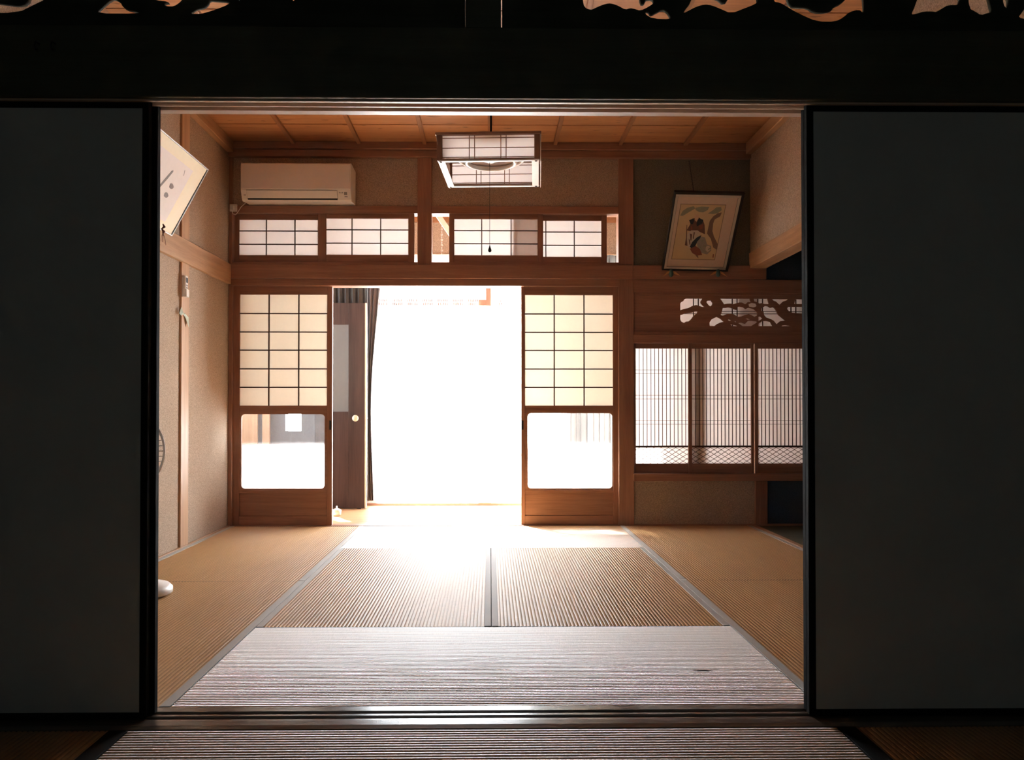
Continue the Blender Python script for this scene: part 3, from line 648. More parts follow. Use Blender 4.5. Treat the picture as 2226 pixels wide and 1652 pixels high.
LH = [[(-60,36),(33,35),(66,18),(96,4),(84,-22),(60,-8),(52,15),(30,18),(10,15),(-60,8)],
 [(200.5,35),(212,22),(236,2),(246,3),(258,10),(262,20),(276,27),(296,29),(299,35)],
 [(310,-25),(318,1),(335,6),(362,9),(351,11),(353,17),(360,19),(374,19),(387,10),(394,2),(388,-25),(350,-34)],
 [(407,35),(420,22),(437,20),(447,12),(450,3),(465,4),(484,5),(501,9),(480,20),(450,30),(432,35)],
 [(560,-16),(580,4),(600,1),(622,-1),(641,8),(632,-14),(600,-28)], [(506,-1),(510,2),(512,-2),(508,-5)], [(512,6),(516,8),(518,4),(514,2)],
 [(100,-70),(160,-40),(240,-60),(300,-90),(260,-150),(160,-150)], [(420,-60),(500,-30),(560,-70),(520,-130),(440,-120)], [(640,-40),(760,-30),(860,-60),(840,-140),(700,-130)], [(-160,-40),(-60,-60),(0,-110),(-60,-150),(-180,-130)]]
RH = [[(1268,-20),(1268,8),(1274,17),(1283,20),(1289,20),(1300,14),(1318,7),(1330,6),(1345,11),(1361,20),(1372,16),(1382,18),(1394,22),(1412,13),(1425,4),(1420,-6),(1404,-4),(1403,6),(1394,5),(1392,-22),(1330,-34)],
 [(1401,27),(1411,20),(1416,30),(1425,26),(1443,16),(1453,22),(1460,33),(1461,40),(1421,39)],
 [(1486,28),(1493,15),(1504,2),(1507,-18),(1560,-10),(1578,6),(1592,-16),(1640,-30),(1654,-2),(1645,6),(1620,16),(1592,27),(1575,19),(1550,9),(1535,7),(1517,12),(1505,18)],
 [(1684,0),(1690,-16),(1712,-20),(1722,9),(1740,10),(1760,10),(1770,18),(1786,22),(1812,18),(1815,10),(1835,1),(1850,-15),(1882,-20),(1885,20),(1880,23),(1872,16),(1850,22),(1840,32),(1822,43),(1780,43),(1745,28),(1722,16),(1700,2)],
 [(1985,27),(1992,12),(2002,-15),(2058,-30),(2095,-15),(2092,5),(2067,5),(2055,12),(2040,21),(2035,19),(2014,19),(2000,24)],
 [(2113,12),(2125,18),(2139,27),(2152,22),(2165,21),(2158,-5),(2155,-25),(2110,-25)], [(2188,4),(2196,13),(2201,0),(2199,-15),(2186,-15)], [(2219,31),(2228,20),(2240,0),(2262,10),(2242,36)],
 [(1240,-60),(1340,-60),(1400,-90),(1360,-150),(1260,-140)], [(1460,-60),(1560,-40),(1640,-70),(1600,-140),(1480,-130)], [(1720,-50),(1820,-40),(1900,-70),(1860,-140),(1740,-130)], [(2000,-60),(2120,-50),(2200,-90),(2140,-150),(2020,-140)]]
for (a, b, hs, lb) in ((-1.98, xs(1010, Yr), LH, 'dark carved openwork panel above the sliding panels, left of the centre post'),
                       (xs(1092.2, Yr), 1.98, RH, 'dark carved openwork panel above the sliding panels, right of the centre post')):
    e = thing('carved_transom', lb, 'transom', ((a + b) / 2, Yr, 1.96))
    carved('carved_board', [(a, 1.958), (b, 1.958), (b, 2.42), (a, 2.42)], [smooth([rn(q) for q in p], 1) for p in hs], Yr, .013, KAMD, e)
# fusuma
def fusuma(name, x0, x1, Y, label, hand):
    e = struct(name, ((x0 + x1) / 2, Y, 0), label); z0, z1 = .001, zk + .008; t = .020; y = (Y, Y + .026)
    box('frame', (x0, x0 + t), y, (z0, z1), LAC, e, .003); box('frame', (x1 - t, x1), y, (z0, z1), LAC, e, .003)
    box('frame', (x0 + t, x1 - t), y, (z0, z0 + .018), LAC, e, .003); box('frame', (x0 + t, x1 - t), y, (z1 - .024, z1), LAC, e, .003)
    box('panel', (x0 + t, x1 - t), (Y + .004, Y + .022), (z0 + .018, z1 - .024), FUS, e)
fusuma('door_3', -1.94, -.972, YF0 + .013, 'plain dark sliding panel left of the opening, nearer track', 1)
fusuma('door_4', -1.93, -.962, YF0 + .0485, 'plain sliding panel left of the opening, farther track, only its edge showing', 1)
fusuma('door_5', xs(1757, YF0 + .013), 1.89, YF0 + .013, 'plain dark sliding panel right of the opening, nearer track', -1)
fusuma('door_6', xs(1743.5, YF0 + .074), 1.885, YF0 + .0485, 'plain sliding panel right of the opening, farther track, only its edge showing', -1)
for p in (86, 121):
    a = atY(p, 96, YF0 - .022)
    o = tube('wall_hook', [a, a + Vector((0, -.02, -.002)), a + Vector((0, -.026, -.014)), a + Vector((0, -.02, -.024)), a + Vector((0, -.012, -.02))], .002, DKP)
    tag(o, 'small dark metal hook on the black beam, ' + ('left' if p == 86 else 'right') + ' one of the pair at upper left', 'hook', 'hooks on the beam')

# near room shell
nr = struct('wall_near_room', (0, 0, 0))
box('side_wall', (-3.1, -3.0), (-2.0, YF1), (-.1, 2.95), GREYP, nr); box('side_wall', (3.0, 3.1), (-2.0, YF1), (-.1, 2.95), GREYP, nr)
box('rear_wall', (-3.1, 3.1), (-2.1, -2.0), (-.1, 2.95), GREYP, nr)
tag(box('ceiling_near_room', (-3.0, 3.0), (-2.0, YF0), (2.90, 2.95), KAM), None, None, None, 'structure')
box('outer_shell', (-3.4, -3.1), (YF0, YB2), (-.1, 2.95), KAM, nr); box('outer_shell', (3.1, 3.4), (YF0, YB2), (-.1, 2.95), KAM, nr)
box('outer_shell', (-3.1, XL - .1), (YF1, YF1 + .05), (-.1, 2.95), KAM, nr)

# ---------------------------------------------------------------- tatami
def tatami(label, x0, x1, y0, y1, along, heri=(0, 0), pitch=.0150, hm=None, seedk=0, hw=.027, mm=None):
    """ribs run along `along`; heri = borders on the (low, high) side across the ribs"""
    rnd = random.Random(seedk); e = thing('tatami_mat', label, 'tatami mat', ((x0 + x1) / 2, (y0 + y1) / 2, -.055))
    hm = hm or HERI
    if along == 'x': a0, a1, b0, b1 = y0, y1, x0, x1
    else: a0, a1, b0, b1 = x0, x1, y0, y1
    c0 = a0 + (hw * .9 if heri[0] else 0); c1 = a1 - (hw * .9 if heri[1] else 0)
    n = max(1, round((c1 - c0) / pitch)); S = 8; amp = .0022 if along == 'x' else .0026; nl = 40
    ts = [k / S for k in range(S)]
    wob = [[rnd.gauss(0, .00035) for _ in range(nl + 1)] for _ in range(n + 1)]
    vs, fs = [], []
    rowsv = []
    for r in range(n):
        for t in ts:
            rowsv.append((c0 + (c1 - c0) * (r + t) / n, amp * (math.sqrt(abs(math.sin(math.pi * t))) - 1), r))
    rowsv.append((c1, -amp, n))
    und = [rnd.uniform(0, 6.28) for _ in range(3)]
    for (a, h, r) in rowsv:
        for j in range(nl + 1):
            b = b0 + (b1 - b0) * j / nl
            aa = a + (wob[min(r, n)][j] if c0 + .01 < a < c1 - .01 else 0)
            z = h + .0006 * math.sin(b * 3.1 + und[0]) * math.sin(a * 4.3 + und[1]) - .0006
            ed = min(b - b0, b1 - b)
            vs.append((b, aa, z) if along == 'x' else (aa, b, z))
    m_ = nl + 1
    for i in range(len(rowsv) - 1):
        for j in range(nl):
            q = (i * m_ + j, i * m_ + j + 1, (i + 1) * m_ + j + 1, (i + 1) * m_ + j); fs.append(q if along == 'x' else q[::-1])
    c = Vector(((x0 + x1) / 2, (y0 + y1) / 2, 0))
    o = link('rush_cover', mesh_from([Vector(v) - c for v in vs], fs, mm or (RUX if along == 'x' else RUY), True), e, c)
    box('straw_core', (x0 + .001, x1 - .001), (y0 + .001, y1 - .001), (-.055, -.0045), KAM, e)
    for k, on in enumerate(heri):
        if not on: continue
        s = (a0, a0 + hw) if k == 0 else (a1 - hw, a1)
        X_, Y_ = ((x0, x1), s) if along == 'x' else (s, (y0, y1))
        box('cloth_border', X_, Y_, (-.03, .0012), hm, e, .0008)
    return e
xa, xc, xb = -.94, .006, .972
ya, yb_, yc, yd = YF1 + .016, 3.405, 5.32, YB - .012
g = .003
tatami('wide tatami mat in the foreground of the bright room, just past the grooved sill', xa, xb, ya, yb_ - g, 'x', (0, 0), seedk=1)
tatami('lengthwise tatami mat in the middle of the bright room, left of the grey centre border', xa, xc - g / 2, yb_ + g, yc - g, 'y', (1, 1), seedk=2)
tatami('lengthwise tatami mat in the middle of the bright room, right of the grey centre border', xc + g / 2, xb, yb_ + g, yc - g, 'y', (1, 1), seedk=3)
tatami('wide sunlit tatami mat right in front of the open doorway', xa, xb, yc + g, yd, 'x', (0, 0), seedk=4)
ym = 4.31
tatami('lengthwise tatami mat along the left wall, the nearer one beside the fan', XL + .022, xa - g, ya, ym - g, 'y', (1, 1), seedk=5, hw=.032)
tatami('lengthwise tatami mat along the left wall, the farther one in the corner', XL + .022, xa - g, ym + g, yd, 'y', (1, 1), seedk=6, hw=.032)
tatami('lengthwise tatami mat along the right side, the nearer one', xb + g, XR - .006, ya, ym - g, 'y', (1, 1), seedk=7, hw=.032)
tatami('lengthwise tatami mat along the right side, the farther one below the low windows', xb + g, XR - .006, ym + g, yd, 'y', (1, 1), seedk=8, hw=.032)
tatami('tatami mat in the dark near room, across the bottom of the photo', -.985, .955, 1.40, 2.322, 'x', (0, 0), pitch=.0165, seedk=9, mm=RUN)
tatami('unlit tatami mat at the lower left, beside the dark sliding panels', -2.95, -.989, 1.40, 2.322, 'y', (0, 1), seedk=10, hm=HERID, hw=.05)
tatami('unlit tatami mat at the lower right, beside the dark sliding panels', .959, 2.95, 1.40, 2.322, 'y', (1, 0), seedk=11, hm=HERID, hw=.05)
tag(box('near_floor_board', (-2.98, 2.98), (-1.98, 1.395), (-.05, -.006), KAM), None, None, None, 'structure')
p = atZ(1527, 1458, 0)
o = link('burn_mark', mesh_from([(.032 * math.cos(a) * (1 + .3 * math.sin(a * 3)), .004 * math.sin(a), 0) for a in [2 * math.pi * k / 16 for k in range(16)]], [tuple(range(16))], BLK), None, (p.x, p.y, .0012))
tag(o, 'short dark burn mark on the foreground tatami mat', 'mark')

# ---------------------------------------------------------------- air conditioner
Yf = 6.10
ax0, ax1 = xs(521, Yf), xs(761, Yf)
zt = zs(354, Yf); zfl = zs(414, Yf); zl = zs(436, Yf + .03); zbm = zs(446, YB) - .002
e = thing('air_conditioner', 'cream wall mounted air conditioner above the leftmost transom window', 'air conditioner', ((ax0 + ax1) / 2, YB, zbm))
prof = [(YB + .02, zt - .006), (Yf + .03, zt), (Yf + .008, zt - .006), (Yf, zt - .03), (Yf, zfl + .02), (Yf + .004, zfl), (Yf + .034, zl + .004), (Yf + .05, zl - .006), (YB - .03, zbm), (YB + .02, zbm)]
hs_ = prism_x('housing', prof, (ax0, ax1), WHT, e)
box('front_panel', (ax0 + .004, ax1 - .004), (Yf - .004, Yf + .003), (zfl + .006, zt - .012), WHT, e, .003)
u = (Vector((0, Yf + .034, zl + .004)) - Vector((0, Yf + .004, zfl))); 
def onflap(t, off): return (Yf + .004 + u.y * t - off * .9, zfl + u.z * t - off * .35)
fx0, fx1 = xs(534, Yf), xs(731, Yf)
prism_x('louvre_flap', [onflap(.06, .001), onflap(.06, .006), onflap(.86, .006), onflap(.86, .001)], (fx0, fx1), WHT, e)
prism_x('outlet_slot', [onflap(.86, .0002), onflap(.86, .004), onflap(1.03, .004), onflap(1.03, .0002)], (fx0 + .002, fx1), BLK, hs_)
for q in (fx0 - .002, fx1 + .001): prism_x('seam', [onflap(.02, .0002), onflap(.02, .002), onflap(.95, .002), onflap(.95, .0002)], (q, q + .0015), GRY, hs_)
prism_x('seam', [onflap(.0, .0004), onflap(.0, .0022), onflap(.03, .0022), onflap(.03, .0004)], (fx0 - .002, fx1 + .002), GRY, hs_)
dx = xs(746, Yf)
prism_x('display', [onflap(.2, .0002), onflap(.2, .0016), onflap(.52, .0016), onflap(.52, .0002)], (dx, dx + .022), GRY, hs_)
prism_x('printed_mark', [onflap(.66, .0002), onflap(.66, .0012), onflap(.73, .0012), onflap(.73, .0002)], (dx + .002, dx + .024), DKP, hs_)
for i in range(3): prism_x('printed_mark', [onflap(.2 + .03 * (i % 2), .0002), onflap(.2 + .03 * (i % 2), .0012), onflap(.34, .0012), onflap(.34, .0002)], (dx - .036 + i * .011, dx - .030 + i * .011), GRY, hs_)
prism_x('printed_mark', [onflap(.5, .0002), onflap(.5, .0012), onflap(.58, .0012), onflap(.58, .0002)], (xs(526, Yf), xs(531, Yf)), GRY, hs_)
for i, (a, b) in enumerate(((632, 655), (658, 672), (682, 690))): box('warning_sticker', (xs(a, YB), xs(b, YB)), (YB - .10 + .01, YB - .05), (zbm + .004 - .002, zbm + .016), GRY if i < 2 else DKP, e)
c = [atY(534, 441, YB - .02), atY(524, 450, YB - .012), atY(517, 461, YB - .008), atY(512, 467, YB - .008), atY(506, 465, YB - .01), atY(504, 458, YB - .02)]
tube('power_cord', c, .0028, WHT, e, 8)
e = thing('wall_outlet', 'small white socket with plug, at the corner post below the air conditioner', 'outlet', atY(506, 455, YB))
pbox('cover', (498, 514), (446, 462), YB, (YB - .010, YB + .004 + .02), WHT, e, .003)
pbox('plug', (501, 509), (450, 459), YB, (YB - .034, YB - .009), WHT, e, .004)

# ---------------------------------------------------------------- pendant lamp
LY = 4.39; LZ = 2.105; LHh = .137
e = thing('pendant_lamp', 'square wood and paper pendant lamp hanging over the middle of the room', 'lamp', (0.005, LY, LZ))
e.rotation_euler = (0, 0, R(-3.2)); WO[e.name] = Vector((0, 0, 0))
hw_ = .241
LW = WX; LWZ = WZ
LWH = plain('pale_trim', (.86, .80, .76), .45, .4, .03)
box('top_frame', (-.262, .262), (-.262, -.236), (LHh - .012, LHh), LW, e, .002); box('top_frame', (-.262, .262), (.236, .262), (LHh - .012, LHh), LW, e, .002)
box('top_frame', (-.262, -.238), (-.236, .236), (LHh - .012, LHh), LW, e, .002); box('top_frame', (.238, .262), (-.236, .236), (LHh - .012, LHh), LW, e, .002)
for sy in (-1, 1):
    yy = sy * .238
    for sx in (-1, 1): box('corner_post', (sx * hw_ - .0135, sx * hw_ + .0135), (yy - .012, yy + .012), (.0, LHh - .01), LWZ, e, .002)
    box('bottom_rail', (-hw_, hw_), (yy - .010, yy + .010), (.003, .010), LW, e, .001)
    for xx in (-.0935, -.0675, .0625, .0885): box('muntin', (xx - .002, xx + .002), (yy - .008, yy - .003), (.01, LHh - .01), LWZ, e)
    for z_ in (.0165, .0625, .1115): box('muntin', (-hw_ + .013, hw_ - .013), (yy - .0075, yy - .003), (z_ - .0015, z_ + .0015), LW, e)
    pane('lamp_paper', (-hw_ + .012, hw_ - .012), yy - .001, (.008, LHh - .008), SHO2, e)
for sx in (-1, 1):
    xx = sx * .238
    o = pane('lamp_paper', (-.226, .226), 0, (.008, LHh - .008), SHO2, e); o.rotation_euler = (0, 0, R(90)); o.location = (xx, 0, LHh / 2)
    box('bottom_rail', (xx - .010, xx + .010), (-.228, .228), (.003, .010), LWZ, e, .001)
    for z_ in (.0165, .0625, .1115): box('muntin', (xx - .002, xx + .002), (-.226, .226), (z_ - .0015, z_ + .0015), LWZ, e)
    # loose outer side flap
    fl_ = mesh_from([(0, -.25, -.07), (0, .25, -.07), (0, .25, .07), (0, -.25, .07), (.003, -.25, -.07), (.003, .25, -.07), (.003, .25, .07), (.003, -.25, .07)],
                    [(0, 1, 2, 3), (4, 7, 6, 5), (0, 4, 5, 1), (1, 5, 6, 2), (2, 6, 7, 3), (3, 7, 4, 0)], LWH)
    o = link('side_flap', fl_, e, (sx * (.2585 if sx > 0 else .251), .0, .062)); o.rotation_euler = (0, R(0 if sx > 0 else -7), 0)
# underside frame, pale
for a, b, c_, d in ((-.25, .25, -.25, -.228), (-.25, .25, .228, .25), (-.25, -.215, -.228, .228), (.215, .25, -.228, .228)):
    box('underside_trim', (a, b), (c_, d), (-.004, .003), LWH, e, .001)
for sx in (-1, 1):
    for sy in (-1, 1): lathe('screw', [(.006, 0), (.006, -.003), (.003, -.004)], (sx * .236, sy * .238, -.004), GRY, e, 12)
torus('ring_tube', .128, .012, (0, 0, .062), WHT, e); torus('ring_tube', .168, .010, (0, 0, .078), WHT, e)
lathe('reflector', [(.03, .098), (.19, .092), (.19, .088), (.03, .09)], (0, 0, 0), plain('reflector_grey', (.62, .52, .5), .5), e, 40)
box('cross_bar', (-.24, .24), (-.012, .012), (.10, .106), WHT, e); lathe('hub', [(.03, .13), (.045, .10), (.045, .07), (.02, .06)], (0, 0, 0), WHT, e, 24)
tube('hanging_cord', [(0, 0, .12), (0, 0, .4), (0, 0, ZC - LZ - .02)], .0055, BLK, e, 10)
lathe('ceiling_cup', [(.03, ZC - LZ - .022), (.045, ZC - LZ - .06), (.01, ZC - LZ - .08)][::-1], (0, 0, 0), DKP, e, 24)
zp = zs(548, LY) - LZ
tube('pull_cord', [(-.006, 0, .06), (-.006, 0, -.2), (-.006, 0, zp + .03)], .0011, DKP, e, 6)
lathe('pull_weight', [(.0015, zp + .036), (.004, zp + .026), (.0085, zp + .012), (.009, zp + .006), (.005, zp), (.001, zp - .001)], (-.006, 0, 0), BLK, e, 20)

# ---------------------------------------------------------------- framed pictures on leaning planes
class Plane:
    def __init__(s, o, u, v): s.o = Vector(o); s.u = Vector(u).normalized(); s.v = Vector(v); s.v = (s.v - s.u * s.v.dot(s.u)).normalized(); s.n = s.u.cross(s.v)
    def loc(s, px, py, off=0):
        d = ray(px, py); C0 = Vector((0, 0, H)); t = ((s.o + s.n * off) - C0).dot(s.n) / d.dot(s.n); q = C0 + d * t - s.o
        return (q.dot(s.u), q.dot(s.v))
    def empty(s, name, label, cat):
        e = thing(name, label, cat, s.o)
        M = Matrix((s.u, s.v, s.n)).transposed().to_4x4(); M.translation = s.o; e.matrix_world = M; WO[e.name] = Vector((0, 0, 0)); return e
def flat(name, pts, off, m, parent, th=.0006):
    n = len(pts); cx = sum(p[0] for p in pts) / n; cy = sum(p[1] for p in pts) / n
    vs = [(p[0] - cx, p[1] - cy, 0) for p in pts] + [(p[0] - cx, p[1] - cy, th) for p in pts]
    fs = [tuple(range(n - 1, -1, -1)), tuple(range(n, 2 * n))] + [(i, (i + 1) % n, n + (i + 1) % n, n + i) for i in range(n)]
    return link(name, fix_normals(mesh_from(vs, fs, m)), parent, (cx, cy, off))
# calligraphy on the left wall
yB = atX(373, 513, XL + .035).y; zB = atX(373, 513, XL + .035).z
top = atY(453, 368, yB)
P = Plane((XL + .035, yB, zB), (0, 1, 0), top - Vector((XL + .035, yB, zB)))
hF = (top - P.o).length; wF = 1.15
e = P.empty('framed_calligraphy', 'framed brush calligraphy leaning out from the left wall above the pale rail', 'picture')
box('backing', (-wF, 0), (0, hF), (-.018, -.004), BLK, e)
box('frame_bar', (-wF, 0), (0, .007), (-.018, .004), SILV, e, .001); box('frame_bar', (-wF, 0), (hF - .007, hF), (-.018, .004), SILV, e, .001)
box('frame_bar', (-.007, 0), (.007, hF - .007), (-.018, .004), SILV, e, .001); box('frame_bar', (-wF, -wF + .007), (.007, hF - .007), (-.018, .004), SILV, e, .001)
box('frame_lip', (-.0125, -.007), (.007, hF - .007), (-.004, .001), BLK, e)
box('mount', (-wF + .0125, -.0125), (.0075, hF - .0075), (-.004, -.002), MAT, e)
q1 = P.loc(421, 373); q2 = P.loc(358, 482)
pr = (q1[0] + q2[0]) / 2
box('calligraphy_sheet', (-wF - pr, pr), (q2[1], q1[1]), (-.002, -.0012), PAP, e)
def brush(pts, wd, m=INK):
    loc = [Vector(P.loc(*q)) for q in pts]
    L, Rr = [], []
    for i, q in enumerate(loc):
        d = (loc[min(i + 1, len(loc) - 1)] - loc[max(i - 1, 0)]).normalized(); nn = Vector((-d.y, d.x)); ww = wd[i] if isinstance(wd, list) else wd
        L.append(tuple(q + nn * ww)); Rr.append(tuple(q - nn * ww))
    flat('brush_stroke', L + Rr[::-1], -.0011, m, e)
brush([(338, 415), (352, 400), (364, 386), (374, 374), (377, 372)], [.008, .010, .011, .010, .005])
for (cx_, cy_) in ((373, 405), (361.5, 424)):
    pts = [P.loc(cx_ + 4.6 * math.cos(a) * (1 + .12 * math.sin(3 * a)), cy_ + 6 * math.sin(a)) for a in [2 * math.pi * k / 14 for k in range(14)]]
    flat('brush_stroke', pts, -.0011, INK, e)
for k in range(3): brush([(398.5 + k * 1.0 + 1, 382 - k * 4), (400.5 + k * .9, 378.5 - k * 4)], .0022, GRY)
for yy in (-.62, -.85):
    for k in range(3):
        flat('brush_stroke', [(yy + .06 * math.cos(a) * (.4 + .3 * k), .24 + .05 * math.sin(a) + (k - 1) * .05) for a in [.3 + 6.2 * i / 12 for i in range(6)]], -.0011, INK, e)
# tassel at its lower edge
a = atX(354, 500, XL + .10); 
TAS = plain('red_brown_cord', (.16, .05, .03), .7)
e = thing('frame_tassel', 'red brown knotted cord tassel at the foot of the framed calligraphy', 'tassel', a)
tube('knot', [a + Vector((0, 0, .035)), a + Vector((.005, .01, .02)), a + Vector((-.004, -.004, .006)), a + Vector((.004, .006, -.008)), a + Vector((0, 0, -.02))], [.003, .008, .005, .009, .004], TAS, e)
for k in range(4): tube('strand', [a + Vector((0, 0, -.015)), a + Vector((.003 * k - .004, .008 * (k - 1), -.04)), a + Vector((.004 * k - .006, .012 * (k - 1) + .006, -.062 - .006 * k))], .0016, TAS if k % 2 else plain('pale_cord', (.55, .35, .22), .7), e, 6)

# painting leaning out above the right head rail
bl, br, tl, tr_ = atY(1439.5, 588, 6.262), atY(1581.5, 589, 6.262), atY(1450.5, 414.6, 5.86), atY(1604, 420, 5.86)
mb, mt = (bl + br) / 2, (tl + tr_) / 2
P = Plane(mb, (br - bl) + (tr_ - tl), mt - mb)
hF = (mt - mb).dot(P.v); wF = ((br - bl).length + (tr_ - tl).length) / 2
e = P.empty('framed_painting', 'framed painting of a robed figure under a pine, leaning out from the back wall', 'picture')
hw2 = wF / 2; b_ = .020
FRD = plain('dark_frame', (.018, .014, .012), .4, .4); FRI = plain('grey_inner_frame', (.46, .40, .34), .5, .4); MT2 = plain('pink_beige_mount', (.52, .39, .31), .7, .2); ART = plain('aged_painting_paper', (.50, .36, .21), .7, .2, .08, 8)
box('backing', (-hw2, hw2), (0, hF), (-.02, -.006), FRD, e)
box('frame_bar', (-hw2, hw2), (0, b_ * .6), (-.02, .006), FRD, e, .002); box('frame_bar', (-hw2, hw2), (hF - b_, hF), (-.02, .006), FRD, e, .002)
box('frame_bar', (-hw2, -hw2 + b_ * .6), (0, hF), (-.02, .0055), FRD, e, .002); box('frame_bar', (hw2 - b_, hw2), (0, hF), (-.02, .0055), FRD, e, .002)
iw0, iw1, ih0, ih1 = -hw2 + b_ * .6, hw2 - b_, b_ * .6, hF - b_
for (x0, x1, y0, y1) in ((iw0, iw1, ih0, ih0 + .018), (iw0, iw1, ih1 - .018, ih1), (iw0, iw0 + .018, ih0 + .018, ih1 - .018), (iw1 - .018, iw1, ih0 + .018, ih1 - .018)): box('inner_frame', (x0, x1), (y0, y1), (-.006, .002), FRI, e, .001)
box('mount', (iw0 + .0205, iw1 - .0205), (ih0 + .0205, ih1 - .0205), (-.006, -.003), MT2, e)
c4 = lambda p: P.loc(1420 + p[0] / 5.9, 340 + p[1] / 5.9)
A = [c4(q) for q in ((335, 620), (905, 625), (805, 1330), (265, 1310))]
ax0_ = (A[0][0] + A[3][0]) / 2; ax1_ = (A[1][0] + A[2][0]) / 2; ay0 = (A[2][1] + A[3][1]) / 2; ay1 = (A[0][1] + A[1][1]) / 2
box('mount_bevel', (ax0_ - .005, ax1_ + .005), (ay0 - .005, ay1 + .005), (-.003, -.0025), plain('mount_bevel', (.20, .14, .09), .7), e)
box('painting_sheet', (ax0_, ax1_), (ay0, ay1), (-.0025, -.0022), ART, e)
def cp(name, col): return plain(name, col, .8, .1, .1, 60)
cols = dict(pine=cp('pigment_pine', (.22, .22, .16)), bark=cp('pigment_bark', (.17, .11, .08)), navy=cp('pigment_navy', (.03, .035, .045)), rust=cp('pigment_rust', (.20, .07, .05)), grey=cp('pigment_grey', (.26, .23, .20)), skin=cp('pigment_skin', (.50, .33, .22)), white=cp('pigment_white', (.46, .37, .30)), maroon=cp('pigment_maroon', (.13, .07, .055)))
paint = [
 ('pine', [(345,760),(380,700),(440,660),(520,640),(540,670),(470,710),(420,740),(380,765)]), ('pine', [(540,660),(620,645),(720,650),(700,690),(640,720),(590,715),(545,690)]), ('pine', [(770,690),(810,655),(870,650),(880,690),(830,730),(770,740),(700,735)]),
 ('bark', [(830,730),(880,720),(860,770),(790,810),(770,860),(760,960),(780,1030),(830,1130),(820,1200),(770,1170),(740,1060),(690,990),(710,900),(725,830),(770,770)]),
 ('maroon', [(430,950),(470,880),(500,800),(580,780),(640,820),(660,880),(665,1000),(620,980),(540,950),(470,960)]), ('navy', [(460,820),(520,795),(525,830),(510,870),(480,870)]), ('navy', [(585,795),(645,815),(630,860),(560,900),(555,860)]),
 ('skin', [(530,770),(545,745),(575,742),(588,765),(580,800),(555,840),(535,820)]), ('white', [(425,1030),(450,980),(490,950),(570,950),(610,980),(600,1030),(540,1080),(500,1120),(470,1180),(440,1150)]),
 ('navy', [(470,1160),(500,1100),(560,1040),(620,1010),(600,1060),(560,1110),(540,1150),(500,1190)]), ('grey', [(560,1100),(620,1030),(665,1040),(690,1130),(745,1150),(745,1210),(690,1260),(620,1240),(570,1180)]),
 ('rust', [(470,1185),(545,1150),(600,1190),(628,1265),(560,1275),(500,1240)]), ('white', [(680,1150),(720,1150),(740,1190),(700,1230),(670,1200)]), ('maroon', [(405,1140),(420,1050),(428,880),(436,880),(432,1060),(440,1150)]), ('bark', [(540,1270),(575,1275),(580,1310),(560,1290)])]
for i, (k, pts) in enumerate(paint): flat('painted_shape', [c4(q) for q in pts], -.0021 + i * .00003, cols[k], e, .00002)
for i, pts in enumerate([[(470,990),(500,1000),(490,1080),(478,1080)], [(520,970),(535,975),(520,1060),(508,1055)], [(455,1060),(470,1070),(480,1140),(465,1130)], [(620,1080),(650,1070),(640,1090),(622,1095)], [(640,1140),(690,1150),(670,1165),(640,1158)], [(600,1150),(625,1190),(615,1200),(592,1160)], [(700,1190),(735,1170),(738,1185),(705,1205)], [(640,1200),(680,1220),(670,1235),(640,1215)]]):
    flat('fold_line', [c4(q) for q in pts], -.0016, cols['maroon' if i < 3 else 'pine'], e, .00002)
for pts in ([(590,890),(640,870),(630,930),(600,940)], [(480,900),(500,890),(505,940),(485,945)]): flat('fold_line', [c4(q) for q in pts], -.0016, cols['rust'], e, .00002)
flat('painted_seal', [c4(q) for q in ((765,1255),(780,1255),(775,1300),(760,1300))], -.002, cols['rust'], e, .00003)
# braided cord it hangs from
a0 = atY(1498, 349, YB - .02); a1 = atY(1508, 416, 5.93)
o = tube('picture_cord', [a0 + (a1 - a0) * (k / 24) + Vector((.0022 * (-1) ** k, 0, 0)) for k in range(25)], [.0035 + .0014 * (k % 2) for k in range(25)], FRD, None, 6)
tag(o, 'dark braided cord from the ceiling trim down to the framed painting', 'cord')
GLD = plain('gold_wing', (.62, .30, .10), .4, .5); TEAL = plain('teal_knob', (.05, .12, .11), .5)
for (px_, side) in ((1459, 'left'), (1561, 'right')):
    c = atY(px_, 592, 6.235)
    e = thing('frame_support', 'gold winged picture support with dark knob under the %s corner of the framed painting' % side, 'picture support', c)
    for s in (-1, 1):
        vs = [(s * .008, 0, .012), (s * .030, -.006, .004), (s * .066, -.010, -.034 if (s > 0) == (side == 'right') else -.026), (s * .034, -.004, -.016), (s * .012, .002, -.004)]
        vs2 = [(v[0], v[1] + .004, v[2]) for v in vs]; n = 5
        me = fix_normals(mesh_from(vs + vs2, [tuple(range(n)), tuple(range(2 * n - 1, n - 1, -1))] + [(i, (i + 1) % n, n + (i + 1) % n, n + i) for i in range(n)], GLD))
        link('wing', me, e, c)
    lathe('knob', [(.004, -.034), (.014, -.028), (.017, -.01), (.012, .006), (.016, .016), (.006, .022)], c, TEAL, e, 16)

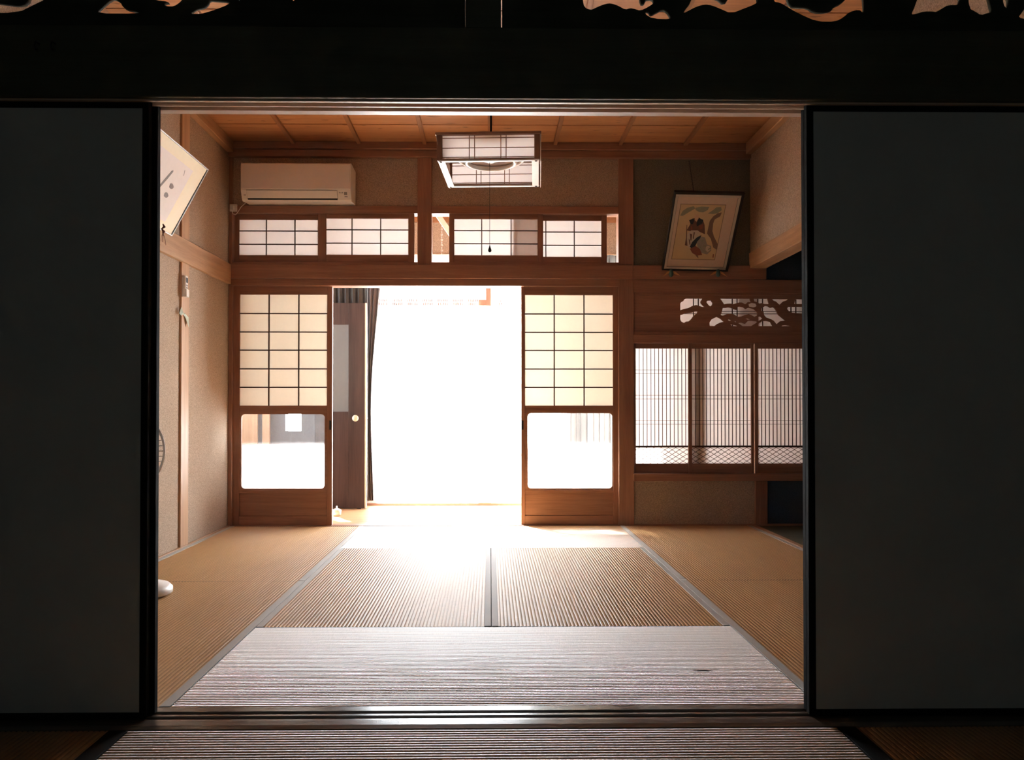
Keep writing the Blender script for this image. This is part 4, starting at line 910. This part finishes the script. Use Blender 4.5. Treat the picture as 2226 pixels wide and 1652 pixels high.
# ---------------------------------------------------------------- remote control and paper strip on the left post
XP = XL + .013
a, b = atX(397.5, 596, XP + .02), atX(411, 648, XP + .02)
yy0 = min(a.y, b.y) + .036; yy1 = yy0 + .052
e = thing('remote_control', 'white remote control in a holder on the left wall post', 'remote control', (XP + .01, (yy0 + yy1) / 2, b.z))
rb_ = box('remote_body', (XP + .008, XP + .024), (yy0 + .004, yy1 - .004), (b.z + .012, a.z), WHT, e, .005)
box('remote_screen', (XP + .0235, XP + .0248), (yy0 + .010, yy1 - .010), (a.z - .045, a.z - .014), DKP, rb_)
for i in range(3):
    for j in range(2): box('button', (XP + .0235, XP + .0256), (yy0 + .012 + .016 * j, yy0 + .022 + .016 * j), (a.z - .066 - i * .016, a.z - .057 - i * .016), GRY, rb_, .001)
e2 = box('holder', (XP, XP + .008), (yy0, yy1), (b.z, b.z + .13), WHT, e, .002); box('holder_lip', (XP + .008, XP + .030), (yy0, yy1), (b.z, b.z + .05), WHT, e, .003)
a = atX(393, 668, XP + .004)
GRN = plain('pale_green_paper', (.55, .62, .52), .7); 
pts = [(395, 667), (390, 681), (394, 686), (398, 683), (404, 692), (411, 712), (410, 690), (404, 683), (399, 679)]
w3 = [atX(p_[0], p_[1], XP + .004 + .006 * (i % 3)) for i, p_ in enumerate(pts)]
c = sum(w3, Vector()) / len(w3)
me = mesh_from([v - c for v in w3] + [v - c + Vector((-.0015, 0, 0)) for v in w3], [(0, 1, 2, 8), (8, 2, 3, 7), (7, 3, 4, 6), (6, 4, 5), (17, 11, 10, 9), (16, 12, 11, 17), (15, 13, 12, 16), (14, 13, 15)], GRN)
tag(link('paper_strip', me, None, c), 'crumpled pale green paper strip pinned to the left post below the remote', 'paper')

# ---------------------------------------------------------------- electric fan peeking past the left panel
fc = Vector((-1.755, 4.0, 0))
e = thing('electric_fan', 'white electric fan by the left wall, mostly hidden by the sliding panel', 'fan', fc)
br_ = 0.5 * ((atZ(371, 1284, .02).x) - (-1.80)) ; bx = atZ(371, 1284, .02)
bc = Vector((bx.x - .165, bx.y, 0))
lathe('base', [(.150, .001), (.165, .008), (.165, .03), (.150, .045), (.04, .055), (.02, .06)], bc, WHT, e, 40)
tube('pole', [bc + Vector((0, 0, .05)), bc + Vector((-.02, 0, .3)), Vector((fc.x - .02, fc.y, .62))], .012, WHT, e, 10)
g = atY(357, 980, 4.0); gc = Vector((g.x - .20, 4.0, g.z))
lathe('motor_housing', [(.02, .0), (.055, .01), (.06, .09), (.03, .12)], gc + Vector((0, .03, 0)), WHT, e, 24, 'Y')
for r_ in (.20,): 
    o = torus('guard_rim', r_, .006, gc, WHT, e, 'Z', 48, 6); o.rotation_euler = (R(90), 0, 0)
gvs = []
for k in range(48):
    a = 2 * math.pi * k / 48; d = Vector((math.cos(a), 0, math.sin(a)))
    path = [gc + d * .03 + Vector((0, -.055, 0)), gc + d * .12 + Vector((0, -.05, 0)), gc + d * .18 + Vector((0, -.03, 0)), gc + d * .20]
    tube('guard_wire', path, .0016, GRY, e, 4)
lathe('guard_cap', [(.036, -.052), (.036, -.060), (.01, -.064)], gc, WHT, e, 24, 'Y')
for k in range(4):
    a = R(90 * k + 20); u_ = Vector((math.cos(a), 0, math.sin(a))); v_ = Vector((-math.sin(a), 0, math.cos(a)))
    pts = [gc + u_ * .02 - v_ * .015, gc + u_ * .02 + v_ * .015 + Vector((0, .01, 0)), gc + u_ * .11 + v_ * .065 + Vector((0, .022, 0)), gc + u_ * .165 + v_ * .05 + Vector((0, .018, 0)), gc + u_ * .17 - v_ * .02 + Vector((0, -.01, 0)), gc + u_ * .1 - v_ * .05 + Vector((0, -.018, 0))]
    pts = [q + Vector((0, -.01, 0)) for q in pts]
    me = mesh_from([q - gc for q in pts] + [q - gc + Vector((0, .002, 0)) for q in pts], [tuple(range(6)), tuple(range(11, 5, -1))] + [(i, (i + 1) % 6, 6 + (i + 1) % 6, 6 + i) for i in range(6)], GRY)
    link('blade', fix_normals(me), e, gc)
